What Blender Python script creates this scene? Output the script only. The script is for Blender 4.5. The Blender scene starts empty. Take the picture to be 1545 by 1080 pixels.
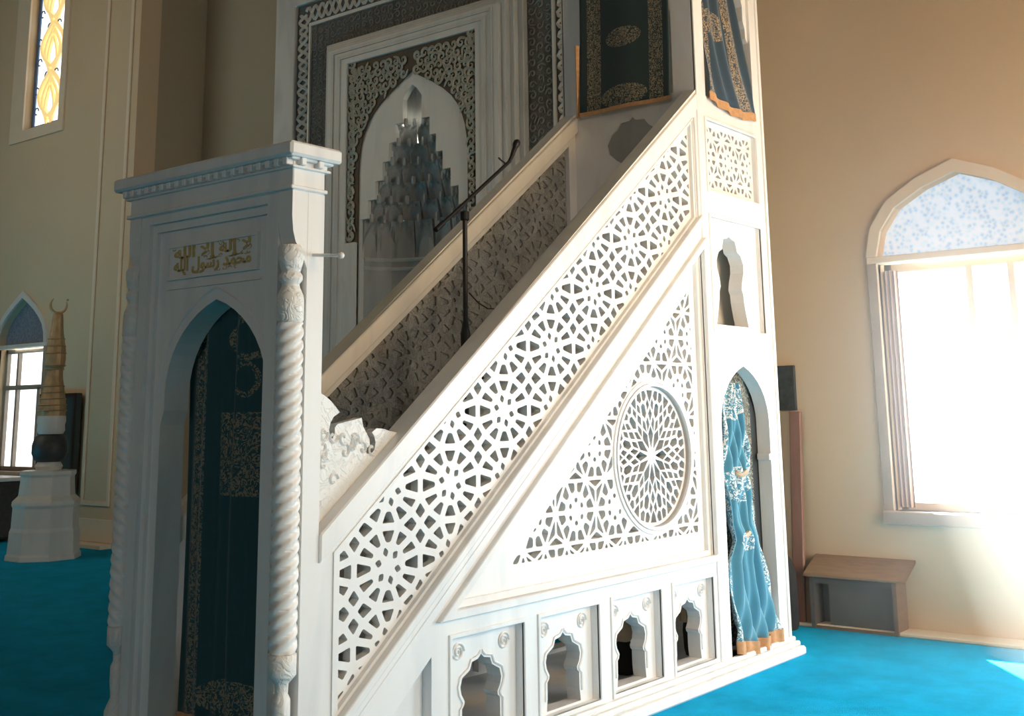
import bpy, math, random
from mathutils import Vector, Matrix
from mathutils.geometry import delaunay_2d_cdt
import bmesh
random.seed(7)
PI = math.pi
C = bpy.context.scene.collection
sc = bpy.context.scene

# ------------------------------------------------------------------ camera, world, lights, exposure
sc.view_settings.view_transform = 'Standard'
sc.view_settings.look = 'None'
sc.view_settings.gamma = 1.0
sc.view_settings.use_curve_mapping = False
sc.view_settings.exposure = 0.0
try:
    sc.cycles.use_denoising = True
    sc.cycles.max_bounces = 8
    sc.cycles.diffuse_bounces = 4
    sc.cycles.caustics_reflective = False
    sc.cycles.caustics_refractive = False
    sc.cycles.sample_clamp_indirect = 6.0
    sc.cycles.volume_bounces = 0
except Exception:
    pass
cam = bpy.data.cameras.new('camera')
camo = bpy.data.objects.new('camera', cam)
C.objects.link(camo)
R_ = Vector((0.78413024, 0.62045769, -0.01311559))
U_ = Vector((0.12838301, -0.14150043, 0.98157803))
W_ = Vector((-0.60717178, 0.77136884, 0.19061099))
camo.matrix_world = Matrix(((R_.x, U_.x, -W_.x, 0), (R_.y, U_.y, -W_.y, 0), (R_.z, U_.z, -W_.z, 1.5), (0, 0, 0, 1)))
cam.sensor_width = 36
cam.lens = 1745.1 / 1545 * 36
cam.shift_y = -(540 - 284.67) / 1545
cam.clip_end = 100
sc.camera = camo

world = bpy.data.worlds.new('world')
sc.world = world
world.use_nodes = True
world.node_tree.nodes['Background'].inputs[0].default_value = (0.80, 0.90, 1.0, 1)
world.node_tree.nodes['Background'].inputs[1].default_value = 1.5

def area(name, loc, target, sx, sy, power, col, spread=180):
    l = bpy.data.lights.new(name, 'AREA')
    l.shape = 'RECTANGLE'; l.size = sx; l.size_y = sy; l.energy = power; l.color = col; l.spread = math.radians(spread)
    o = bpy.data.objects.new(name, l)
    o.location = loc
    o.rotation_euler = (Vector(target) - Vector(loc)).to_track_quat('-Z', 'Y').to_euler()
    C.objects.link(o)
    return o
area('daylight_right_low', (6.6, 5.6, 1.5), (-3.4, 5.2, 1.1), 5.0, 2.2, 98, (0.82, 0.93, 1.0), 90)
area('daylight_right_high', (6.6, 5.6, 5.2), (-3.4, 5.0, 3.2), 5.0, 2.6, 165, (1.0, 0.66, 0.31), 100)
area('daylight_near_window', (-0.2, 7.7, 1.5), (-2.8, 5.0, 0.4), 1.6, 1.8, 62, (0.90, 0.96, 1.0), 130)
area('fill_rear', (2.5, -12.0, 4.5), (-5.0, 4.0, 1.8), 8.0, 4.0, 240, (1.0, 0.86, 0.76))  # added fill from behind the camera; no window is built there
area('fill_left', (-14.5, 2.0, 6.5), (-10.8, 9.0, 4.0), 4.0, 4.0, 55, (1.0, 0.84, 0.64), 120)  # added fill for the left wall and mihrab, hung unseen in mid-room
area('warm_fill_right', (1.0, 5.2, 1.8), (-2.0, 8.2, 2.8), 2.0, 2.0, 92, (1.0, 0.64, 0.33), 130)  # added warm fill aimed at the right wall; no source stands here
sun = bpy.data.lights.new('sun', 'SUN')
sun.energy = 200.0; sun.angle = math.radians(0.6); sun.color = (1.0, 0.93, 0.82)
suno = bpy.data.objects.new('sun', sun)
suno.rotation_euler = Vector((0.55, -0.70, -1.0)).to_track_quat('-Z', 'Y').to_euler()
C.objects.link(suno)

# ------------------------------------------------------------------ materials
def newmat(name):
    m = bpy.data.materials.new(name); m.use_nodes = True
    nt = m.node_tree
    b = nt.nodes['Principled BSDF']
    return m, nt, b

def N(nt, t, **kw):
    n = nt.nodes.new(t)
    for k, v in kw.items():
        setattr(n, k, v)
    return n

def mixcol(nt, fac, a, b):
    n = nt.nodes.new('ShaderNodeMix'); n.data_type = 'RGBA'
    for i, v in ((0, fac), (6, a), (7, b)):
        if isinstance(v, (int, float, tuple, list)):
            n.inputs[i].default_value = v if not isinstance(v, tuple) or len(v) == 4 else (*v, 1)
        else:
            nt.links.new(v, n.inputs[i])
    return n.outputs[2]

def ramp(nt, v, p0, p1, c0=(0, 0, 0, 1), c1=(1, 1, 1, 1)):
    r = nt.nodes.new('ShaderNodeValToRGB')
    r.color_ramp.elements[0].position = p0; r.color_ramp.elements[1].position = p1
    r.color_ramp.elements[0].color = c0; r.color_ramp.elements[1].color = c1
    nt.links.new(v, r.inputs[0])
    return r.outputs[0]

def simple(name, col, rough=0.6, metal=0.0, var=0.12, scale=6.0, bump=0.0, bscale=60.0, stretch=None, col2=None, spec=0.5):
    m, nt, b = newmat(name)
    tc = N(nt, 'ShaderNodeTexCoord')
    v = tc.outputs['Object']
    if stretch:
        mp = N(nt, 'ShaderNodeMapping'); mp.inputs['Scale'].default_value = stretch
        nt.links.new(v, mp.inputs[0]); v = mp.outputs[0]
    n = N(nt, 'ShaderNodeTexNoise'); n.inputs['Scale'].default_value = scale; n.inputs['Detail'].default_value = 6
    nt.links.new(v, n.inputs['Vector'])
    f = ramp(nt, n.outputs[0], 0.3, 0.7)
    c2 = col2 if col2 else tuple(max(0, c * (1 - var)) for c in col)
    nt.links.new(mixcol(nt, f, (*c2, 1), (*col, 1)), b.inputs['Base Color'])
    b.inputs['Roughness'].default_value = rough
    b.inputs['Metallic'].default_value = metal
    b.inputs['Specular IOR Level'].default_value = spec
    if bump:
        n2 = N(nt, 'ShaderNodeTexNoise'); n2.inputs['Scale'].default_value = bscale; n2.inputs['Detail'].default_value = 4
        nt.links.new(v, n2.inputs['Vector'])
        bp = N(nt, 'ShaderNodeBump'); bp.inputs['Strength'].default_value = bump; bp.inputs['Distance'].default_value = 0.02
        nt.links.new(n2.outputs[0], bp.inputs['Height']); nt.links.new(bp.outputs[0], b.inputs['Normal'])
    return m

def emis(name, col, s):
    m, nt, b = newmat(name)
    b.inputs['Base Color'].default_value = (*[min(1, c * 0.8) for c in col], 1)
    b.inputs['Emission Color'].default_value = (*col, 1)
    b.inputs['Emission Strength'].default_value = s
    b.inputs['Roughness'].default_value = 0.3
    return m

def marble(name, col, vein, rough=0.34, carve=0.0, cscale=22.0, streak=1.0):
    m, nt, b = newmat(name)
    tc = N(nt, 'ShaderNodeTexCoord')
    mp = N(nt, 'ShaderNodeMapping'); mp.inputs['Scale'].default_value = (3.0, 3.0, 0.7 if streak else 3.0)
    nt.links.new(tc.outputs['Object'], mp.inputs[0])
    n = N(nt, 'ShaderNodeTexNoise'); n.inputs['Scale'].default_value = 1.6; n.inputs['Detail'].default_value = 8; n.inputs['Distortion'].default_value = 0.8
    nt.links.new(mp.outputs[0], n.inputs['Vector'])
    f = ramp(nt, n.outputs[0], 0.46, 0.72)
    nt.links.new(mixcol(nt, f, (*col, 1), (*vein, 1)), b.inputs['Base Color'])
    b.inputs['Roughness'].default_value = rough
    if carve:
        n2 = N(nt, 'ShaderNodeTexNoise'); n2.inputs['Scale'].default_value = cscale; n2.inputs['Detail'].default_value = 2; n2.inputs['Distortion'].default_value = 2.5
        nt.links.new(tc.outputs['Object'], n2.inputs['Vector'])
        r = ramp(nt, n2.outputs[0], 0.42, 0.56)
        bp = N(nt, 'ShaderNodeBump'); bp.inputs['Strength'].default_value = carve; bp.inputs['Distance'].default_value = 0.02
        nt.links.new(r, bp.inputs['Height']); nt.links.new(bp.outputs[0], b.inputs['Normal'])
    return m

M_marble = marble('white_marble', (0.83, 0.83, 0.82), (0.72, 0.73, 0.74))
M_carved = marble('carved_white_marble', (0.80, 0.80, 0.78), (0.70, 0.70, 0.70), carve=0.30, cscale=14)
M_inner = marble('shaded_mottled_marble', (0.40, 0.40, 0.38), (0.24, 0.245, 0.235), rough=0.5, carve=0.6, cscale=18, streak=0)  # mottled stone, darkened: shade inside the far balustrade is put into its colour
M_grey = marble('grey_marble', (0.56, 0.57, 0.55), (0.46, 0.47, 0.46), rough=0.4)
M_greylt = marble('pale_grey_marble', (0.64, 0.65, 0.62), (0.57, 0.58, 0.56), rough=0.4)
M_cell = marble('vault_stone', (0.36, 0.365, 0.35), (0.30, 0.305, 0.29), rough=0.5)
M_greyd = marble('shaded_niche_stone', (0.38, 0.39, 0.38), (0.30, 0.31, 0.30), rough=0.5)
M_darkband = marble('dark_carved_stone', (0.16, 0.165, 0.155), (0.09, 0.09, 0.085), rough=0.5, carve=0.9, cscale=34)
M_bandsc = simple('dark_band_relief', (0.24, 0.245, 0.23), 0.5)
M_spand = simple('spandrel_ground', (0.055, 0.045, 0.032), 0.6, var=0.4, scale=8, col2=(0.10, 0.065, 0.03))
M_scroll = simple('spandrel_scroll', (0.50, 0.47, 0.38), 0.45, var=0.3, scale=5, col2=(0.40, 0.42, 0.38))
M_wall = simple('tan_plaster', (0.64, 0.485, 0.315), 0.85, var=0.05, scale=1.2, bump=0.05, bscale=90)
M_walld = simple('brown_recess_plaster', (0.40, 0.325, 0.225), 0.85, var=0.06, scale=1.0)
M_trim = simple('cream_trim', (0.74, 0.62, 0.47), 0.7, var=0.04)
M_ceil = simple('ceiling_paint', (0.38, 0.34, 0.28), 0.9)
M_wood = simple('brown_wood', (0.22, 0.14, 0.09), 0.5, var=0.35, scale=3, stretch=(1, 1, 6), bump=0.1)
M_woodt = simple('stool_top_wood', (0.30, 0.20, 0.13), 0.45, var=0.25, scale=4, stretch=(2, 10, 10))
M_woodd = simple('dark_stool_wood', (0.13, 0.12, 0.11), 0.55, var=0.3, scale=4)
M_board = simple('pale_board_wood', (0.36, 0.27, 0.18), 0.55, var=0.2, scale=3, stretch=(8, 8, 1))
M_boardr = simple('red_brown_board_wood', (0.27, 0.135, 0.095), 0.55, var=0.2, scale=3, stretch=(8, 8, 1))
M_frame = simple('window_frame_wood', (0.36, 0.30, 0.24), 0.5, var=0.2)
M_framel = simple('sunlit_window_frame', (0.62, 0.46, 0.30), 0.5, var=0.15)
M_curtw = simple('rose_window_drape', (0.50, 0.36, 0.32), 0.9, var=0.15)
M_black = simple('black_metal', (0.012, 0.013, 0.015), 0.45, metal=0.3)
M_blackc = simple('black_fabric', (0.02, 0.02, 0.022), 0.9, var=0.4, scale=12)
M_dkgreen = simple('dark_green_panel', (0.02, 0.035, 0.033), 0.6, var=0.3)
M_dkstone = simple('dark_granite', (0.045, 0.05, 0.052), 0.5, var=0.4, scale=20)
M_pic = simple('dark_mottled_picture', (0.06, 0.075, 0.07), 0.5, var=0.7, scale=22)
M_gold = simple('gilding', (0.50, 0.35, 0.19), 0.5, metal=0.35, var=0.3, scale=14)
M_goldp = simple('gold_leaf_lettering', (0.66, 0.50, 0.20), 0.45, metal=0.15, var=0.25, scale=30)
M_copper = simple('copper_fringe', (0.62, 0.34, 0.16), 0.6, var=0.25, scale=40)
M_beige = simple('beige_cloth', (0.62, 0.50, 0.36), 0.9, var=0.25, scale=16)
M_whitep = simple('white_plastic', (0.85, 0.85, 0.84), 0.35)
M_blue = simple('blue_leading', (0.10, 0.17, 0.30), 0.5)
M_goldglass = emis('gold_stained_glass', (0.95, 0.68, 0.28), 0.75)
M_whiteglass = emis('lit_white_glass', (0.92, 0.96, 1.0), 2.0)
def glass_open(name, col, s):
    m = bpy.data.materials.new(name); m.use_nodes = True; nt = m.node_tree; nt.nodes.clear()
    o = N(nt, 'ShaderNodeOutputMaterial'); a = N(nt, 'ShaderNodeAddShader'); t = N(nt, 'ShaderNodeBsdfTransparent'); e = N(nt, 'ShaderNodeEmission')
    t.inputs[0].default_value = (0.92, 0.92, 0.92, 1); e.inputs[0].default_value = (*col, 1); e.inputs[1].default_value = s
    nt.links.new(t.outputs[0], a.inputs[0]); nt.links.new(e.outputs[0], a.inputs[1]); nt.links.new(a.outputs[0], o.inputs[0])
    return m
M_winglow = glass_open('bright_daylight_pane', (1.0, 0.99, 0.96), 3.2)
M_winleft = emis('far_daylight_pane', (0.97, 0.99, 1.0), 1.5)

def archglass(name, c0, c1, s, sc_=30):
    m, nt, b = newmat(name)
    tc = N(nt, 'ShaderNodeTexCoord')
    v = N(nt, 'ShaderNodeTexVoronoi'); v.inputs['Scale'].default_value = sc_
    nt.links.new(tc.outputs['Object'], v.inputs['Vector'])
    c = mixcol(nt, ramp(nt, v.outputs[0], 0.1, 0.7), (*c0, 1), (*c1, 1))
    nt.links.new(c, b.inputs['Base Color']); nt.links.new(c, b.inputs['Emission Color'])
    b.inputs['Emission Strength'].default_value = s
    b.inputs['Roughness'].default_value = 0.4
    return m
M_archglass = archglass('blue_patterned_arch_glass', (0.30, 0.42, 0.58), (0.55, 0.66, 0.80), 0.75)
M_archglassl = archglass('dark_blue_arch_glass', (0.06, 0.085, 0.12), (0.12, 0.15, 0.19), 0.12)

def carpet():
    m, nt, b = newmat('turquoise_carpet')
    tc = N(nt, 'ShaderNodeTexCoord')
    n = N(nt, 'ShaderNodeTexNoise'); n.inputs['Scale'].default_value = 3.2; n.inputs['Detail'].default_value = 7; n.inputs['Roughness'].default_value = 0.65
    nt.links.new(tc.outputs['Object'], n.inputs['Vector'])
    c = mixcol(nt, ramp(nt, n.outputs[0], 0.35, 0.68), (0.0, 0.33, 0.60, 1), (0.004, 0.46, 0.82, 1))
    nt.links.new(c, b.inputs['Base Color'])
    b.inputs['Roughness'].default_value = 1.0
    b.inputs['Specular IOR Level'].default_value = 0.1
    n2 = N(nt, 'ShaderNodeTexNoise'); n2.inputs['Scale'].default_value = 180
    nt.links.new(tc.outputs['Object'], n2.inputs['Vector'])
    bp = N(nt, 'ShaderNodeBump'); bp.inputs['Strength'].default_value = 0.5; bp.inputs['Distance'].default_value = 0.01
    nt.links.new(n2.outputs[0], bp.inputs['Height']); nt.links.new(bp.outputs[0], b.inputs['Normal'])
    return m
M_carpet = carpet()

def curtain_mat(name, base, gold, bands, blobs, scale=38.0, sheen=0.3):
    """velvet with flat embroidery: bands = [(u0,u1)], blobs = [(u,v,ru,rv,kind)] in UV of the cloth"""
    m, nt, b = newmat(name)
    uv = N(nt, 'ShaderNodeUVMap')
    sep = N(nt, 'ShaderNodeSeparateXYZ'); nt.links.new(uv.outputs[0], sep.inputs[0])
    def mth(op, a, c=None, d=None):
        n = N(nt, 'ShaderNodeMath', operation=op)
        for i, v in enumerate((a, c, d)):
            if v is None: continue
            if isinstance(v, (int, float)): n.inputs[i].default_value = v
            else: nt.links.new(v, n.inputs[i])
        return n.outputs[0]
    u, v = sep.outputs[0], sep.outputs[1]
    tot = None
    for (a, c) in bands:
        k = mth('MULTIPLY', mth('GREATER_THAN', u, a), mth('LESS_THAN', u, c))
        tot = k if tot is None else mth('MAXIMUM', tot, k)
    for (bu, bv, ru, rv, kind) in blobs:
        du = mth('DIVIDE', mth('SUBTRACT', u, bu), ru); dv = mth('DIVIDE', mth('SUBTRACT', v, bv), rv)
        if kind == 'e':
            r = mth('ADD', mth('MULTIPLY', du, du), mth('MULTIPLY', dv, dv)); k = mth('LESS_THAN', r, 1.0)
        elif kind == 'r':
            r = mth('ADD', mth('MULTIPLY', du, du), mth('MULTIPLY', dv, dv))
            k = mth('MULTIPLY', mth('LESS_THAN', r, 1.0), mth('GREATER_THAN', r, 0.5))
        else:
            k = mth('MULTIPLY', mth('LESS_THAN', mth('ABSOLUTE', du), 1.0), mth('LESS_THAN', mth('ABSOLUTE', dv), 1.0))
        tot = k if tot is None else mth('MAXIMUM', tot, k)
    tc = N(nt, 'ShaderNodeTexCoord')
    n = N(nt, 'ShaderNodeTexNoise'); n.inputs['Scale'].default_value = scale; n.inputs['Detail'].default_value = 3; n.inputs['Distortion'].default_value = 3.0
    nt.links.new(tc.outputs['Object'], n.inputs['Vector'])
    pat = ramp(nt, n.outputs[0], 0.49, 0.53)
    fac = mth('MULTIPLY', tot, pat)
    nt.links.new(mixcol(nt, fac, (*base, 1), (*gold, 1)), b.inputs['Base Color'])
    b.inputs['Roughness'].default_value = 0.75
    b.inputs['Sheen Weight'].default_value = sheen
    return m
GOLDT = (0.42, 0.36, 0.24)
M_curt_portal = curtain_mat('teal_embroidered_velvet', (0.006, 0.060, 0.075), (0.24, 0.21, 0.15),
    [(0.06, 0.22), (0.80, 0.94)],
    [(0.56, 0.90, 0.20, 0.055, 'r'), (0.55, 0.80, 0.10, 0.045, 'r'), (0.55, 0.62, 0.24, 0.10, 'b'), (0.5, 0.055, 0.3, 0.045, 'e')], 34)
M_curt_pulpit = curtain_mat('teal_pulpit_velvet', (0.004, 0.028, 0.034), (0.26, 0.22, 0.14),
    [(0.08, 0.24), (0.78, 0.93)],
    [(0.50, 0.31, 0.20, 0.045, 'e'), (0.5, 0.63, 0.2, 0.06, 'e'), (0.5, 0.045, 0.26, 0.05, 'e')], 42)
M_curt_side = curtain_mat('blue_pulpit_velvet', (0.012, 0.038, 0.065), (0.40, 0.30, 0.18),
    [(0.02, 0.14), (0.62, 0.86)], [(0.3, 0.30, 0.24, 0.06, 'e')], 42)
M_curt_arch = curtain_mat('pale_blue_sheer_velvet', (0.07, 0.27, 0.38), (0.85, 0.86, 0.84),
    [(0.0, 0.08), (0.86, 1.0)], [(0.42, 0.60, 0.4, 0.07, 'e'), (0.4, 0.38, 0.2, 0.04, 'e'), (0.45, 0.93, 0.5, 0.08, 'e')], 30, 0.6)
M_archback = curtain_mat('dark_embroidered_lining', (0.03, 0.035, 0.04), (0.34, 0.31, 0.22), [(0.1, 0.9)], [(0.5, 0.5, 0.1, 0.1, 'e')], 30)

# ------------------------------------------------------------------ geometry helpers
def side(a, b, d): return (d, a, b)       # plane X = d, a = Y, b = Z
def front(a, b, d): return (a, d, b)      # plane Y = d, a = X, b = Z
def flat(a, b, d): return (a, b, d)

class G:
    def __init__(s): s.v = []; s.f = []; s.sm = []
    def add(s, vs, fs, smooth=False):
        o = len(s.v); s.v += [tuple(p) for p in vs]
        s.f += [tuple(i + o for i in f) for f in fs]; s.sm += [smooth] * len(fs); return s
    def box(s, x0, x1, y0, y1, z0, z1):
        vs = [(x, y, z) for z in (z0, z1) for y in (y0, y1) for x in (x0, x1)]
        return s.add(vs, [(0, 2, 3, 1), (4, 5, 7, 6), (0, 1, 5, 4), (2, 6, 7, 3), (0, 4, 6, 2), (1, 3, 7, 5)])
    def prism(s, outer, holes, mp, d0, d1):
        pts = []; faces = []
        for loop in [outer] + list(holes):
            i0 = len(pts); pts += [Vector(p) for p in loop]; faces.append(list(range(i0, i0 + len(loop))))
        r = delaunay_2d_cdt(pts, [], faces, 1, 1e-6)
        vv, ff, of = r[0], r[2], r[5]
        tri = [f for f, o in zip(ff, of) if list(o) == [0]]
        for d in (d0, d1):
            s.add([mp(p.x, p.y, d) for p in vv], tri)
        for loop in [outer] + list(holes):
            n = len(loop)
            s.add([mp(p[0], p[1], d0) for p in loop] + [mp(p[0], p[1], d1) for p in loop],
                  [(i, (i + 1) % n, n + (i + 1) % n, n + i) for i in range(n)])
        return s
    def tube(s, path, r, seg=6, cap=True, smooth=True):
        path = [Vector(p) for p in path]; n = len(path); vs = []; fs = []
        rr = r if isinstance(r, (list, tuple)) else [r] * n
        up = None
        for i, p in enumerate(path):
            t = (path[min(i + 1, n - 1)] - path[max(i - 1, 0)])
            t = t.normalized() if t.length > 1e-9 else Vector((0, 0, 1))
            if up is None:
                up = Vector((0, 0, 1)) if abs(t.z) < 0.9 else Vector((1, 0, 0))
            a = t.cross(up)
            if a.length < 1e-6: a = t.cross(Vector((1, 0, 0)))
            a.normalize(); b = a.cross(t).normalized(); up = b
            for k in range(seg):
                th = 2 * PI * k / seg
                vs.append(p + (a * math.cos(th) + b * math.sin(th)) * rr[i])
        for i in range(n - 1):
            for k in range(seg):
                k2 = (k + 1) % seg
                fs.append((i * seg + k, i * seg + k2, (i + 1) * seg + k2, (i + 1) * seg + k))
        if cap:
            fs.append(tuple(range(seg))); fs.append(tuple((n - 1) * seg + k for k in range(seg)))
        return s.add(vs, fs, smooth)
    def lathe(s, prof, cx, cy, seg=24, a0=0.0, a1=2 * PI, smooth=True):
        full = abs(a1 - a0 - 2 * PI) < 1e-6; m = seg if full else seg + 1; vs = []; fs = []
        for (r, z) in prof:
            for k in range(m):
                th = a0 + (a1 - a0) * k / seg
                vs.append((cx + r * math.cos(th), cy + r * math.sin(th), z))
        for i in range(len(prof) - 1):
            for k in range(seg):
                k2 = (k + 1) % m
                fs.append((i * m + k, i * m + k2, (i + 1) * m + k2, (i + 1) * m + k))
        if full:
            fs.append(tuple(range(m))); fs.append(tuple((len(prof) - 1) * m + k for k in range(m)))
        return s.add(vs, fs, smooth)
    def grid(s, fn, nu, nv, smooth=True):
        vs = [fn(i / nu, j / nv) for j in range(nv + 1) for i in range(nu + 1)]
        fs = [(j * (nu + 1) + i, j * (nu + 1) + i + 1, (j + 1) * (nu + 1) + i + 1, (j + 1) * (nu + 1) + i) for j in range(nv) for i in range(nu)]
        return s.add(vs, fs, smooth)
    def build(s, name, mat, parent=None, kind=None, label=None, cat=None, group=None, off=None, bevel=0.0, uvgrid=None, mirror=False, origin=None):
        me = bpy.data.meshes.new(name)
        off = Vector(off) if off else (Vector(parent['_o']) if parent is not None and '_o' in parent else (Vector(origin) if origin else Vector((0, 0, 0))))
        me.from_pydata([Vector(p) - off for p in s.v], [], s.f)
        for p, k in zip(me.polygons, s.sm): p.use_smooth = k
        bm = bmesh.new(); bm.from_mesh(me)
        bmesh.ops.remove_doubles(bm, verts=bm.verts, dist=1e-5)
        bmesh.ops.recalc_face_normals(bm, faces=bm.faces)
        bm.to_mesh(me); bm.free()
        me.materials.append(mat)
        if any(s.sm):
            me.set_sharp_from_angle(angle=math.radians(50))
        o = bpy.data.objects.new(name, me); C.objects.link(o)
        if parent is not None:
            o.parent = parent
        elif origin: o.location = origin
        if uvgrid:
            u0, v0, fu, fv = uvgrid
        if kind: o['kind'] = kind
        if label: o['label'] = label
        if cat: o['category'] = cat
        if group: o['group'] = group
        if bevel:
            b = o.modifiers.new('bevel', 'BEVEL'); b.width = bevel; b.segments = 1; b.limit_method = 'ANGLE'
        return o

OFFS = {}
def thing(name, loc, label, cat, group=None):
    o = bpy.data.objects.new(name, None); C.objects.link(o)
    o.location = loc; o['label'] = label; o['category'] = cat
    if group: o['group'] = group
    o.empty_display_size = 0.1
    OFFS[o.name] = Vector(loc)
    return o
def P(g, name, mat, parent, root=None, **kw):
    """build part under parent; geometry given in world coordinates"""
    r = root if root is not None else parent
    return g.build(name, mat, parent, off=OFFS[r.name], **kw)

def clip(poly, nx, ny, d):
    out = []; n = len(poly)
    for i in range(n):
        a = poly[i]; b = poly[(i + 1) % n]
        da = nx * a[0] + ny * a[1] - d; db = nx * b[0] + ny * b[1] - d
        if da <= 0: out.append(a)
        if (da < 0 < db) or (db < 0 < da):
            t = da / (da - db); out.append((a[0] + t * (b[0] - a[0]), a[1] + t * (b[1] - a[1])))
    return out
def area2(p): return 0.5 * sum(p[i][0] * p[(i + 1) % len(p)][1] - p[(i + 1) % len(p)][0] * p[i][1] for i in range(len(p)))
def ccw(p): return p if area2(p) > 0 else p[::-1]
def inset(poly, w):
    poly = ccw(poly); out = list(poly); n = len(poly)
    for i in range(n):
        a = poly[i]; b = poly[(i + 1) % n]
        ex, ey = b[0] - a[0], b[1] - a[1]; L = math.hypot(ex, ey)
        if L < 1e-9: continue
        nx, ny = ey / L, -ex / L
        out = clip(out, nx, ny, nx * a[0] + ny * a[1] - w)
        if len(out) < 3: return []
    return out
def clean(p, tol=0.0015):
    out = []
    for q in p:
        if not out or math.hypot(q[0] - out[-1][0], q[1] - out[-1][1]) > tol: out.append(q)
    if len(out) > 1 and math.hypot(out[0][0] - out[-1][0], out[0][1] - out[-1][1]) <= tol: out.pop()
    return out
def chamfer(p, c=0.005):
    out = []; n = len(p)
    for i in range(n):
        a, b, d = p[i - 1], p[i], p[(i + 1) % n]
        for q in (a, d):
            L = math.hypot(q[0] - b[0], q[1] - b[1]); t = min(c, L * 0.3) / max(L, 1e-9)
            out.append((b[0] + (q[0] - b[0]) * t, b[1] + (q[1] - b[1]) * t))
    return out
def clip_poly(p, region):
    region = ccw(region); n = len(region)
    for i in range(n):
        a = region[i]; b = region[(i + 1) % n]
        ex, ey = b[0] - a[0], b[1] - a[1]; L = math.hypot(ex, ey); nx, ny = ey / L, -ex / L
        p = clip(p, nx, ny, nx * a[0] + ny * a[1])
        if len(p) < 3: return []
    return p

# rosette lattice A: twelve-petalled stars on a rectangular net
def holes_rect(region, c0, a, b, w=0.015, kite=True):
    R = 0.086
    def ring(t): return (R * math.cos(math.radians(t)) * 1.0, R * math.sin(math.radians(t)) * 0.93)
    hx, hy = a / 2, b / 2
    E0 = (hx, 0.047); E1 = (0.060, hy); K = (hx - 0.050, hy - 0.047); CC = (hx, hy)
    r15, r45, r75 = ring(15), ring(45), ring(75)
    q = [[r15, E0, K, r45], [r45, K, E1, r75]]
    cells = []
    for sx in (1, -1):
        for sy in (1, -1):
            for c in q: cells.append([(sx * x, sy * y) for x, y in c])
    for sx in (1, -1):
        cells.append([(sx * x, y) for x, y in ((r15[0], -r15[1]), (E0[0], -E0[1]), E0, r15)])
    for sy in (1, -1):
        cells.append([(x, sy * y) for x, y in ((-r75[0], r75[1]), (-E1[0], E1[1]), E1, r75)])
    # corner kites, each around the centre of four rosettes
    kx, ky = hx - 0.050, hy - 0.047
    ck = []
    ck.append([CC, (hx - 0.050, hy - 0.047), (hx, 0.047), (hx + 0.050, hy - 0.047)])
    ck.append([CC, (hx - 0.050, hy + 0.047), (hx, b - 0.047), (hx + 0.050, hy + 0.047)])
    ck.append([CC, (hx - 0.050, hy - 0.047), (0.060, hy), (hx - 0.050, hy + 0.047)])
    ck.append([CC, (hx + 0.050, hy - 0.047), (a - 0.060, hy), (hx + 0.050, hy + 0.047)])
    base = [inset(c, w) for c in cells] + [inset(c, w * 0.95) for c in ck]
    if kite:
        for t in range(45, 405, 60):
            th = math.radians(t)
            ux, uy = math.cos(th), math.sin(th)
            base.append([(ux * 0.036, uy * 0.036), (ux * 0.056 - uy * 0.017, uy * 0.056 + ux * 0.017), (ux * 0.078, uy * 0.078), (ux * 0.056 + uy * 0.017, uy * 0.056 - ux * 0.017)])
    ys = [p[0] for p in region]; zs = [p[1] for p in region]
    out = []
    i0, i1 = int((min(ys) - c0[0]) / a) - 2, int((max(ys) - c0[0]) / a) + 2
    j0, j1 = int((min(zs) - c0[1]) / b) - 2, int((max(zs) - c0[1]) / b) + 2
    for i in range(i0, i1 + 1):
        for j in range(j0, j1 + 1):
            ox, oy = c0[0] + i * a, c0[1] + j * b
            for p in base:
                if len(p) < 3: continue
                p2 = clip_poly([(x + ox, y + oy) for x, y in p], region)
                if len(p2) >= 3:
                    p2 = clean(p2)
                    if len(p2) >= 3 and abs(area2(p2)) > 1.2e-4: out.append(chamfer(p2))
    return out

# rosette lattice B: hexagonal net, used on the triangle and the pulpit
def holes_hex(region, c0, L, w=0.012, avoid=None, rot=0.0):
    ap = L / 2; V = L / math.sqrt(3); Rr = 0.25 * L
    base = []
    def pol(r, t): th = math.radians(t + rot); return (r * math.cos(th), r * math.sin(th))
    for k in range(6):
        m = 60 * k; v = m + 30
        base.append(inset([pol(Rr, m), pol(ap, m), pol(V * 0.74, v), pol(Rr, v)], w))
        base.append(inset([pol(Rr, v), pol(V * 0.74, v), pol(ap, m + 60), pol(Rr, m + 60)], w))
        base.append(inset([pol(V, v), pol(ap, m), pol(V * 0.74, v), pol(ap, m + 60)], w * 0.75))
        base.append(inset([pol(0.035 * L / 0.36, m + 30), pol(Rr * 0.72, m + 8), pol(Rr * 0.86, m + 30), pol(Rr * 0.72, m + 52)], 0.0035))
    out = []
    n = 14
    for i in range(-n, n):
        for j in range(-n, n):
            th = math.radians(rot)
            x0, y0 = L * (i + 0.5 * j), L * math.sqrt(3) / 2 * j
            ox = c0[0] + x0 * math.cos(th) - y0 * math.sin(th); oy = c0[1] + x0 * math.sin(th) + y0 * math.cos(th)
            for p in base:
                if len(p) < 3: continue
                q = clip_poly([(x + ox, y + oy) for x, y in p], region)
                if len(q) < 3: continue
                if avoid:
                    ax, ay, ar = avoid
                    cx = sum(t[0] for t in q) / len(q) - ax; cy = sum(t[1] for t in q) / len(q) - ay
                    d = math.hypot(cx, cy)
                    if d < ar: continue
                    nx, ny = -cx / d, -cy / d
                    q = clip(q, nx, ny, nx * ax + ny * ay - ar)
                    if len(q) < 3: continue
                q = clean(q)
                if len(q) >= 3 and abs(area2(q)) > 0.7e-4: out.append(chamfer(q, 0.007))
    return out

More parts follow.
